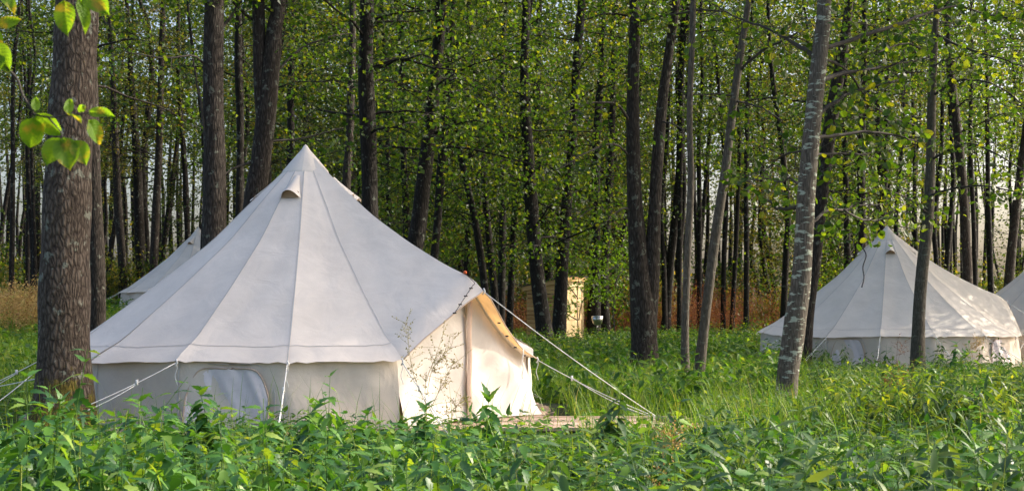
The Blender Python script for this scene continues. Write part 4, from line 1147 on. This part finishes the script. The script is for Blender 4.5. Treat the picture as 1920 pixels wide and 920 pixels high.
def plants(mbL, mbS, x, y, h, kind, tmpl, leaf_len, node=.065, lean=.18, spiral=False, stem_r=.004, zfrac=0.15):
    n = len(x)
    z0 = gz(x, y)
    laz = RNG.uniform(0, 6.28, n); ll = np.abs(RNG.normal(0, lean, n))
    az0 = RNG.uniform(0, 6.28, n)
    K = int(math.ceil(h.max() * (1 - zfrac) / node))
    P_, D_, S_, Nn = [], [], [], []
    for k in range(K):
        t = zfrac + (1 - zfrac) * ((k + .5) * node / (h * (1 - zfrac)))
        ok = t < 1.0
        tt_ = t[ok]
        hx = x[ok] + np.cos(laz[ok]) * ll[ok] * h[ok] * tt_ ** 1.6
        hy = y[ok] + np.sin(laz[ok]) * ll[ok] * h[ok] * tt_ ** 1.6
        hz = z0[ok] + h[ok] * tt_ * (1 - .12 * ll[ok] * tt_)
        m_ = ok.sum()
        for s_ in range(2):
            az = az0[ok] + k * (2.4 if spiral else 1.571) + s_ * math.pi + RNG.normal(0, .3, m_)
            pit = RNG.normal(-.38, .32, m_) + 1.0 * np.clip((tt_ - .80) / .2, 0, 1)
            d_ = np.stack([np.cos(az) * np.cos(pit), np.sin(az) * np.cos(pit), np.sin(pit)], 1)
            sz = leaf_len * (1.0 - .58 * np.clip((tt_ - .55) / .45, 0, 1) ** 1.5) * RNG.uniform(.75, 1.2, m_) * np.clip(.5 + tt_, 0, 1)
            P_.append(np.stack([hx, hy, hz], 1) + d_ * .012); D_.append(d_); S_.append(sz)
            nr = np.stack([-np.cos(az) * np.sin(pit), -np.sin(az) * np.sin(pit), np.cos(pit)], 1) + RNG.normal(0, .28, (m_, 3)); Nn.append(nr)
    leaves(mbL, tmpl, np.concatenate(P_), np.concatenate(D_), np.concatenate(S_), np.concatenate(Nn))
    if mbS is not None:
        ts = np.linspace(0, 1, 5)
        ctr = np.stack([x[:, None] + np.cos(laz)[:, None] * (ll * h)[:, None] * ts ** 1.6, y[:, None] + np.sin(laz)[:, None] * (ll * h)[:, None] * ts ** 1.6, z0[:, None] + h[:, None] * ts * (1 - .12 * ll[:, None] * ts)], -1)
        rr = stem_r * np.linspace(1, .35, 5)
        a = np.array([0, 2.09, 4.19])
        ring = ctr[:, :, None] + np.stack([np.cos(a), np.sin(a), 0 * a], -1)[None, None] * rr[None, :, None, None]
        idx = np.arange(5 * 3).reshape(5, 3)
        q = np.stack([idx[:-1], np.roll(idx[:-1], -1, 1), np.roll(idx[1:], -1, 1), idx[1:]], -1).reshape(-1, 4)
        mbS.add(ring.reshape(-1, 3), [(q[None] + (np.arange(n) * 15)[:, None, None]).reshape(-1, 4)])

RNG = np.random.default_rng(101)
def front_h(x, y, px):
    """height so that the thicket's top edge follows the photograph's bed of nettles"""
    cl = np.sin(x * 2.3 + 1.1 * np.sin(y * 1.9)) * np.sin(y * 1.4 + x * .8 + 1.0)
    c2 = np.sin(x * 5.1 + 2 * np.sin(y * 2.7)) * np.sin(y * 3.9 + x * 1.8)
    return np.clip(1.29 - .0875 * y, .28, .85) * (1 + .18 * cl + .13 * c2)
ntl = MB(); nst = MB()
x, y, px = scatter(4000, 4.4, 11.9, -470, 2400)
h = front_h(x, y, px) * (RNG.uniform(.42, 1.0, len(x)) + .20 * (RNG.uniform(size=len(x)) < .13) * (y > 6.0))
k_ = (px > 960) & (px < 1330) & (y > 7.5)
h[k_] = np.minimum(h[k_], (1.25 - .0925 * y[k_]) * RNG.uniform(.8, 1.02, k_.sum()))
near = y < 12.5
wl_ = (px > 950) & (RNG.uniform(size=len(x)) < .55)
for sel, tm_ in ((~wl_ & near, NETTLE), (~wl_ & ~near, NETTLE_S)):
    if sel.any(): plants(ntl, nst, x[sel], y[sel], h[sel], 0, tm_, .145, .05, stem_r=.0045)
nb_ = ntl.build('nettle_thicket', M['nettle']); tag(nb_, 'dense bed of green stinging nettles across the front of the clearing', 'nettles', kind='stuff')
sw_ = MB(); plants(sw_, nst, x[wl_], y[wl_], h[wl_], 1, WILLOW, .18, .045, spiral=True)
# right hand field of weeds reaching back to the right tent
x, y, px = scatter(3500, 11.5, 25.2, 1250, 2420)
h = (RNG.uniform(.26, .58, len(x)) + .2 * (RNG.uniform(size=len(x)) < .08)) * np.interp(px, [1250, 1450, 1700], [.6, .85, 1.1]) * (1 + .3 * np.sin(x * 2.2 + np.sin(y * 1.3)) * np.sin(y * .9 + x))
h = np.minimum(h, np.maximum(.10, (1.40 - .052 * y) * RNG.uniform(.75, 1.15, len(x))))
x2, y2, p2 = scatter(60, 21.5, 25.4, 1540, 1930)
x = np.concatenate([x, x2]); y = np.concatenate([y, y2]); h = np.concatenate([h, RNG.uniform(.25, .68, len(x2))])
sel = RNG.uniform(size=len(x)) < .6
fd = MB(); plants(fd, nst, x[sel], y[sel], h[sel], 0, NETTLE_S, .12, .07)
plants(sw_, nst, x[~sel], y[~sel], h[~sel], 1, WILLOW_S, .15, .05, spiral=True)
xb, yb_, pb = scatter(300, 11.5, 19, 1560, 1960)
yl = MB(); hb_ = RNG.uniform(.4, .75, len(xb)); hb_ = np.minimum(hb_, 1.36 - .058 * yb_); kk = np.sin(xb * 1.9 + 1) * np.sin(yb_ * 1.2) > .1
plants(yl, nst, xb[kk], yb_[kk], hb_[kk], 0, WILLOW, .17, .045, spiral=True)
o = yl.build('sun_tinted_weeds', M['herb_sun_tint']); tag(o, 'weeds in front of the right tent, sunlight painted into their yellow green colour', 'weeds', kind='stuff')
xb, yb_, pb = scatter(2300, 14.5, 40, 985, 1480)
kk = (np.sin(xb * 1.3 + .8 * np.sin(yb_ * .9)) * np.sin(yb_ * .8 + xb) > -.25)
ml = MB(); plants(ml, nst, xb[kk], yb_[kk], RNG.uniform(.22, .72, kk.sum()), 0, NETTLE_S, .16, .075)
o = ml.build('leafy_undergrowth', M['herb']); tag(o, 'knee high leafy weeds between the trunks right of the largest tent', 'weeds', kind='stuff')
o = fd.build('weed_field', M['herb']); tag(o, 'leafy weeds filling the ground before the right tent', 'weeds', kind='stuff')
o = sw_.build('willowherb_patch', M['willowherb']); tag(o, 'narrow leaved willowherb growing among the nettles', 'weeds', kind='stuff')
o = nst.build('weed_stems', M['herb']); tag(o, 'thin stems of the weeds', 'weeds', kind='stuff')

# low herbs and grass in the middle ground
hb = MB()
for (n_, y0, y1, p0, p1, hh, sz) in ((36000, 11.8, 24, -420, 1480, .30, .075), (30000, 24, 50, 940, 1560, .38, .11), (33000, 20, 48, -420, 420, .42, .11), (10000, 27, 42, 1400, 2420, .4, .12), (9000, 12, 27, 1950, 2420, .3, .10), (5000, 18, 26, 1330, 2000, .12, .1), (16000, 4.6, 12, -470, 2400, .35, .09)):
    x, y, px = scatter(n_, y0, y1, p0, p1)
    cl = .55 + .45 * np.sin(x * 2.1 + 1.3 * np.sin(y * 1.1)) * np.sin(y * 1.7 + .6 * x)
    z = gz(x, y) + RNG.uniform(0, 1, len(x)) ** 1.2 * hh * (.15 + 1.25 * cl)
    pos = np.stack([x, y, z], 1)
    d_ = RNG.normal(size=pos.shape); d_[:, 2] = np.abs(d_[:, 2]) * .35
    leaves(hb, NETTLE_S if y0 < 20 else RH, pos, d_, sz * RNG.uniform(.6, 1.2, len(x)), RNG.normal(size=pos.shape) * .5 + [0, 0, 1])
o = hb.build('ground_herbs', M['herb']); tag(o, 'low green herbs covering the clearing floor', 'herbs', kind='stuff')

BL = (np.array([[0, .5, 0], [0, -.5, 0], [.35, .42, .02], [.35, -.42, .02], [.7, .28, -.05], [.7, -.28, -.05], [1, 0, -.2]], float), [np.array([[0, 1, 3, 2], [2, 3, 5, 4]]), np.array([[4, 5, 6]])])
gr = MB()
for (n_, y0, y1, p0, p1, hh, wd) in ((18000, 12, 24, 940, 1500, .40, .007), (16000, 24, 45, 940, 1560, .42, .012), (24000, 13, 40, -420, 420, .42, .011), (5000, 12, 20, 1450, 2000, .4, .008), (1600, 4.8, 12, -60, 1980, .62, .006)):
    x, y, px = scatter(n_, y0, y1, p0, p1)
    pos = np.stack([x, y, gz(x, y)], 1)
    az = RNG.uniform(0, 6.28, len(x)); ti = np.abs(RNG.normal(0, .32, len(x)))
    d_ = np.stack([np.cos(az) * np.sin(ti), np.sin(az) * np.sin(ti), np.cos(ti)], 1)
    nr = np.stack([np.cos(az), np.sin(az), 0 * az], 1) * -1
    L_ = hh * RNG.uniform(.5, 1.25, len(x))
    leaves(gr, BL, pos, d_, L_, nr, wd / L_)
o = gr.build('meadow_grass', M['grass']); tag(o, 'tall loose grass between the tents and the forest', 'grass', kind='stuff')

def weeds(name, mat, label, n, y0, y1, p0, p1, h0, h1, nl):
    mb = MB()
    x, y, px = scatter(n, y0, y1, p0, p1)
    pt_ = .5 + .5 * np.sin(x * 1.1 + 2 * np.sin(y * .7)) * np.sin(y * .9 + x * .5)
    k_ = RNG.uniform(size=len(x)) < .25 + .9 * pt_
    x, y, pt_ = x[k_], y[k_], pt_[k_]
    n = len(x); h = (h0 + (h1 - h0) * RNG.uniform(0, 1, n) ** 1.3) * (.55 + .6 * pt_)
    pos = np.stack([x, y, gz(x, y)], 1)
    az = RNG.uniform(0, 6.28, n); ti = np.abs(RNG.normal(0, .14, n))
    d_ = np.stack([np.cos(az) * np.sin(ti), np.sin(az) * np.sin(ti), np.cos(ti)], 1)
    leaves(mb, BL, pos, d_, h, None, .012 / h)
    t = RNG.uniform(.35, 1, (n, nl))
    q = (pos[:, None] + d_[:, None] * (h[:, None] * t)[..., None]).reshape(-1, 3) + RNG.normal(size=(n * nl, 3)) * .05
    leaves(mb, RH, q, RNG.normal(size=q.shape), .06 * RNG.uniform(.4, 1.1, len(q)))
    o = mb.build(name, M[mat]); tag(o, label, 'weeds', kind='stuff')
weeds('rusty_weeds', 'rust', 'rusty brown dried weeds at the foot of the forest', 5600, 45, 60, 930, 1560, .9, 2.1, 16)
weeds('golden_weeds', 'golden', 'golden dry weeds at the left edge, sunlight painted into their pale colour', 4600, 31, 42, -420, 150, .7, 1.3, 16)

# ------------------------------------------------------------------ single tall plants in front of the tents
G_T = 'tall weeds standing above the nettle bed'
def tall_nettle(label, px, py_top, Yd, h, kind='nettle', lean=(0, 0)):
    global RNG
    RNG = np.random.default_rng(int(px * 7 + py_top))
    top = P(px, py_top, Yd)
    b = np.array([top[0] - lean[0], Yd - lean[1], 0]); b[2] = float(gz(b[0], b[1])); 
    r_ = empty('tall_nettle' if kind == 'nettle' else 'willowherb', b); tag(r_, label, 'plant', G_T)
    m = MB(); lm = MB(); pos, dr_, sz, nr = [], [], [], []
    for sh_ in range(3):
        o_ = np.array([RNG.uniform(-.13, .13), RNG.uniform(-.1, .1), 0]) * (sh_ > 0)
        tp = top + o_ * 1.5 - np.array([0, 0, (.10 + .10 * RNG.uniform()) * (sh_ > 0)])
        sp = spline([b + o_ * .6, b + (tp - b) * .5 + np.array([-lean[0] * .15, 0, .04]), tp], 24)
        m.tube(sp, np.linspace(.006, .002, 24), 6)
        az = RNG.uniform(0, 6)
        nk = 15 if kind == 'nettle' else 30
        for k in range(nk):
            f = .40 + .60 * (k + .3) / nk
            p = sp[min(23, int(f * 23))]
            for s_ in range(2 if kind == 'nettle' else 1):
                a = az + k * (1.571 if kind == 'nettle' else 2.4) + s_ * math.pi + RNG.normal(0, .2)
                pit = RNG.normal(-.35, .2) + (1.1 if f > .93 else 0)
                dd = np.array([math.cos(a) * math.cos(pit), math.sin(a) * math.cos(pit), math.sin(pit)])
                pos.append(p); dr_.append(dd); sz.append((.205 if kind == 'nettle' else .2) * (1 - .42 * max(0, (f - .6) / .4)) * RNG.uniform(.8, 1.15)); nr.append(np.array([0, 0, 1]) + RNG.normal(0, .2, 3))
    m.build('stem', M['herb'], r_)
    leaves(lm, NETTLE if kind == 'nettle' else WILLOW, np.array(pos), np.array(dr_), np.array(sz), np.array(nr)); lm.build('foliage', M['nettle' if kind == 'nettle' else 'willowherb'], r_)
for a in (('dark tall nettle leaning left in front of the tent window', 372, 722, 9.6, 1, 'nettle', (-.12, 0)),
          ('nettle shoot in front of the mossy foot of the thickest tree', 118, 742, 9.2, 1, 'nettle', (.02, 0)),
          ('pale nettle shoot left of the tent window', 323, 756, 9.8, 1, 'nettle', (.03, 0)),
          ('nettle shoot bending right between the window and the front tent corner', 600, 748, 9.4, 1, 'nettle', (.18, 0)),
          ('nettle with drooping tip under the front tent corner', 690, 768, 9.6, 1, 'nettle', (.15, 0)),
          ('nettle beside the window, below the rope at its right corner', 512, 770, 9.8, 1, 'nettle', (.0, 0)),
          ('tall leafy nettle in front of the tent door strip', 915, 738, 9.6, 1, 'nettle', (-.03, 0)),
          ('nettle at the foot of the lit left door panel', 800, 755, 9.4, 1, 'nettle', (.05, 0)),
          ('tall willowherb standing in front of the porch and guy ropes', 1166, 722, 9.2, 1, 'willow', (.05, 0)),
          ('willowherb rising right of the porch end', 1340, 775, 8.6, 1, 'willow', (.04, 0)),
          ('nettle stem before the wall window of the right tent', 1795, 640, 19, 1, 'nettle', (.1, 0)),
          ('sunny nettle at the foot of the slim grey trunk', 1745, 680, 17, 1, 'nettle', (-.1, 0)),
          ('willowherb at the left wall corner of the right tent', 1560, 680, 20, 1, 'willow', (.05, 0))):
    tall_nettle(*a)

def dry_plant(label, stems_px, Yd, seedn, mat='drystalk', nspeck=60, spread=.07):
    global RNG
    RNG = np.random.default_rng(seedn)
    b = P(stems_px[0][0][0], stems_px[0][0][1], Yd); b[2] = float(gz(b[0], Yd))
    r_ = empty('dry_weed', b); tag(r_, label, 'plant', 'dry seed stalks in front of the tents')
    m = MB(); lm = MB(); q = []
    for si, pl in enumerate(stems_px):
        pts = [P(a, c, Yd) for a, c in pl]
        if si == 0: pts = [b] + pts
        sp = spline(pts, 24)
        m.tube(sp, np.linspace(.0035 if si == 0 else .0022, .0012, 24), 5)
        for k in range(nspeck // len(stems_px)):
            i = RNG.integers(8, 24); p = sp[i]; e = p + RNG.normal(size=3) * spread * np.array([1, .6, .7]) + [0, 0, .03]
            m.tube(np.array([p, e]), [.0012, .0008], 4, cap=False)
            for f in np.linspace(.2, 1, 9): q.append(p * (1 - f) + e * f + RNG.normal(size=3) * .004)
    m.build('stem', M[mat], r_)
    q = np.array(q); leaves(lm, RH, q, RNG.normal(size=q.shape), .014 * RNG.uniform(.5, 1.3, len(q))); lm.build('foliage', M[mat], r_, smooth=False)
dry_plant('feathery dry stalks in front of the lit left door panel of the largest tent', [[(800, 790), (798, 720), (820, 660), (832, 620)], [(800, 760), (775, 700), (765, 640), (760, 605)], [(805, 770), (830, 720), (852, 680), (868, 690)], [(808, 790), (845, 770), (862, 755), (868, 745)], [(800, 740), (812, 690), (845, 650), (850, 625)]], 11.2, 3, nspeck=150)
dry_plant('thin dry stalks before the wall of the right tent, left of the slim grey trunk', [[(1680, 690), (1682, 660), (1684, 635)], [(1682, 680), (1690, 655), (1695, 640)]], 21, 4, 'rust', 30, .09)
dry_plant('yellowing weed with flower plumes under the right hem of the right tent', [[(1800, 700), (1815, 660), (1830, 640)], [(1810, 670), (1830, 650), (1842, 645)]], 20, 6, 'golden', 60, .08)
dry_plant('brown seed stalks in the right foreground, above the weeds', [[(1690, 790), (1688, 740), (1694, 700)], [(1690, 780), (1705, 730), (1712, 705)], [(1688, 770), (1672, 735), (1668, 715)]], 13, 8, 'rust', 70, .1)
dry_plant('withered brown plant at the bottom, below the porch end', [[(1245, 900), (1243, 840), (1248, 800)], [(1244, 870), (1262, 830), (1268, 812)]], 7.2, 9, 'golden', 40, .05)

# ------------------------------------------------------------------ near bough at the upper left, of a young alder standing outside the frame
RNG = np.random.default_rng(303)
YB = 3.5
yb = np.array([-2.15, 3.6, 0.0])
ya = empty('young_alder', yb); tag(ya, 'young alder reaching in at the upper left with large backlit leaves', 'tree')
m = MB(); sp = spline([yb + [0, 0, -.1], yb + [.03, 0, 1.2], yb + [-.02, 0, 2.4], yb + [.04, .05, 3.8]], 30); stem(m, sp, np.linspace(.045, .015, 30), 12, .2); m.build('trunk', M['bark_smooth'], ya)
m = MB()
def tw(pl, r0, r1, pre=None, Yo=0.0):
    pts = [P(a, b, YB + Yo) for a, b in pl]
    if pre is not None: pts = pre + pts
    s_ = spline(pts, 8 * len(pts)); m.tube(s_, np.linspace(r0, r1, len(s_)), 8)
tw([(-120, 20), (-40, 75), (12, 127), (33, 150), (42, 178), (58, 203), (63, 214)], .009, .0028, [yb + [.0, 0, 2.0]])
tw([(63, 214), (95, 220), (125, 216), (150, 214), (172, 211)], .0026, .0015, None)
tw([(90, 220), (112, 245), (120, 262), (142, 266)], .002, .0012)
tw([(150, 214), (165, 226)], .0015, .001)
tw([(-130, -60), (-40, -45), (60, -30), (122, -12), (165, -18)], .007, .002, [yb + [.02, 0, 2.4]])
tw([(122, -12), (122, 8)], .0015, .001); tw([(145, -15), (151, 3)], .0015, .001)
tw([(-40, 75), (-20, 60), (-2, 46)], .003, .001); tw([(-30, 85), (-8, 86)], .003, .001)
m.build('branch', M['twig'], ya)
def near_leaf_t(w_):
    n = 37; x = np.linspace(0, 1, n)
    pr = np.interp(x, np.linspace(0, 1, 11), [.0, .30, .43, .485, .50, .49, .46, .41, .33, .21, .04])
    ser = .016 * np.where(np.arange(n) % 2, 1, -1) * (x > .05) * (x < .97)
    V = []; rowsN = 17
    for j, s_ in enumerate(np.linspace(-1, 1, rowsN)):
        wv = (pr + ser * abs(s_) ** 3) * w_
        vein = .016 * np.sin((x - .38 * abs(s_) * w_) * 50) * min(1, abs(s_) * 4) * (1 - .5 * abs(s_))
        z = .10 * abs(s_) ** 1.2 - .18 * x ** 2 + vein - .012 * (abs(s_) < .05) + .03 * np.sin(x * 6 + s_ * 3)
        V.append(np.stack([x - abs(s_) * .04, s_ * wv, z], 1))
    V = np.array(V); idx = np.arange(rowsN * n).reshape(rowsN, n)
    q = np.stack([idx[:-1, :-1], idx[:-1, 1:], idx[1:, 1:], idx[1:, :-1]], -1).reshape(-1, 4)
    return V.reshape(-1, 3), [q]
NL = [((122, 5), (123, 66), 42, 0), ((150, 2), (164, 57), 26, .8), ((163, -14), (203, 24), 42, .1), ((-4, 46), (40, 36), 22, .3), ((-22, 58), (8, 86), 32, .2), ((-8, 86), (16, 134), 44, -.2), ((8, -8), (28, 22), 24, .4),
      ((66, 208), (68, 180), 17, .5), ((63, 222), (55, 280), 46, .2), ((72, 212), (114, 258), 42, -.3), ((126, 214), (133, 182), 18, .6), ((128, 216), (154, 221), 14, .8), ((150, 213), (158, 193), 14, .7),
      ((170, 211), (211, 213), 24, .3), ((166, 226), (192, 272), 34, .6), ((112, 262), (84, 308), 44, -.1), ((120, 262), (131, 316), 48, .1), ((142, 266), (162, 308), 36, .2), ((-10, 100), (0, 128), 30, .5)]
for k, ((ax, ay), (bx, by), wd, roll) in enumerate(NL):
    dy = RNG.uniform(-.05, .05)
    a = P(ax, ay, YB); b = P(bx, by, YB + dy)
    L = np.linalg.norm(b - a)
    lm = MB()
    nr = np.array([[math.sin(roll), -math.cos(roll) * .9, .35]]) + RNG.normal(0, .12, (1, 3))
    tm_ = near_leaf_t(wd * YB / F / L)
    leaves(lm, tm_, a[None], (b - a)[None], np.array([L]), nr)
    lm.build('leaf', M['bough_leaf'], ya)
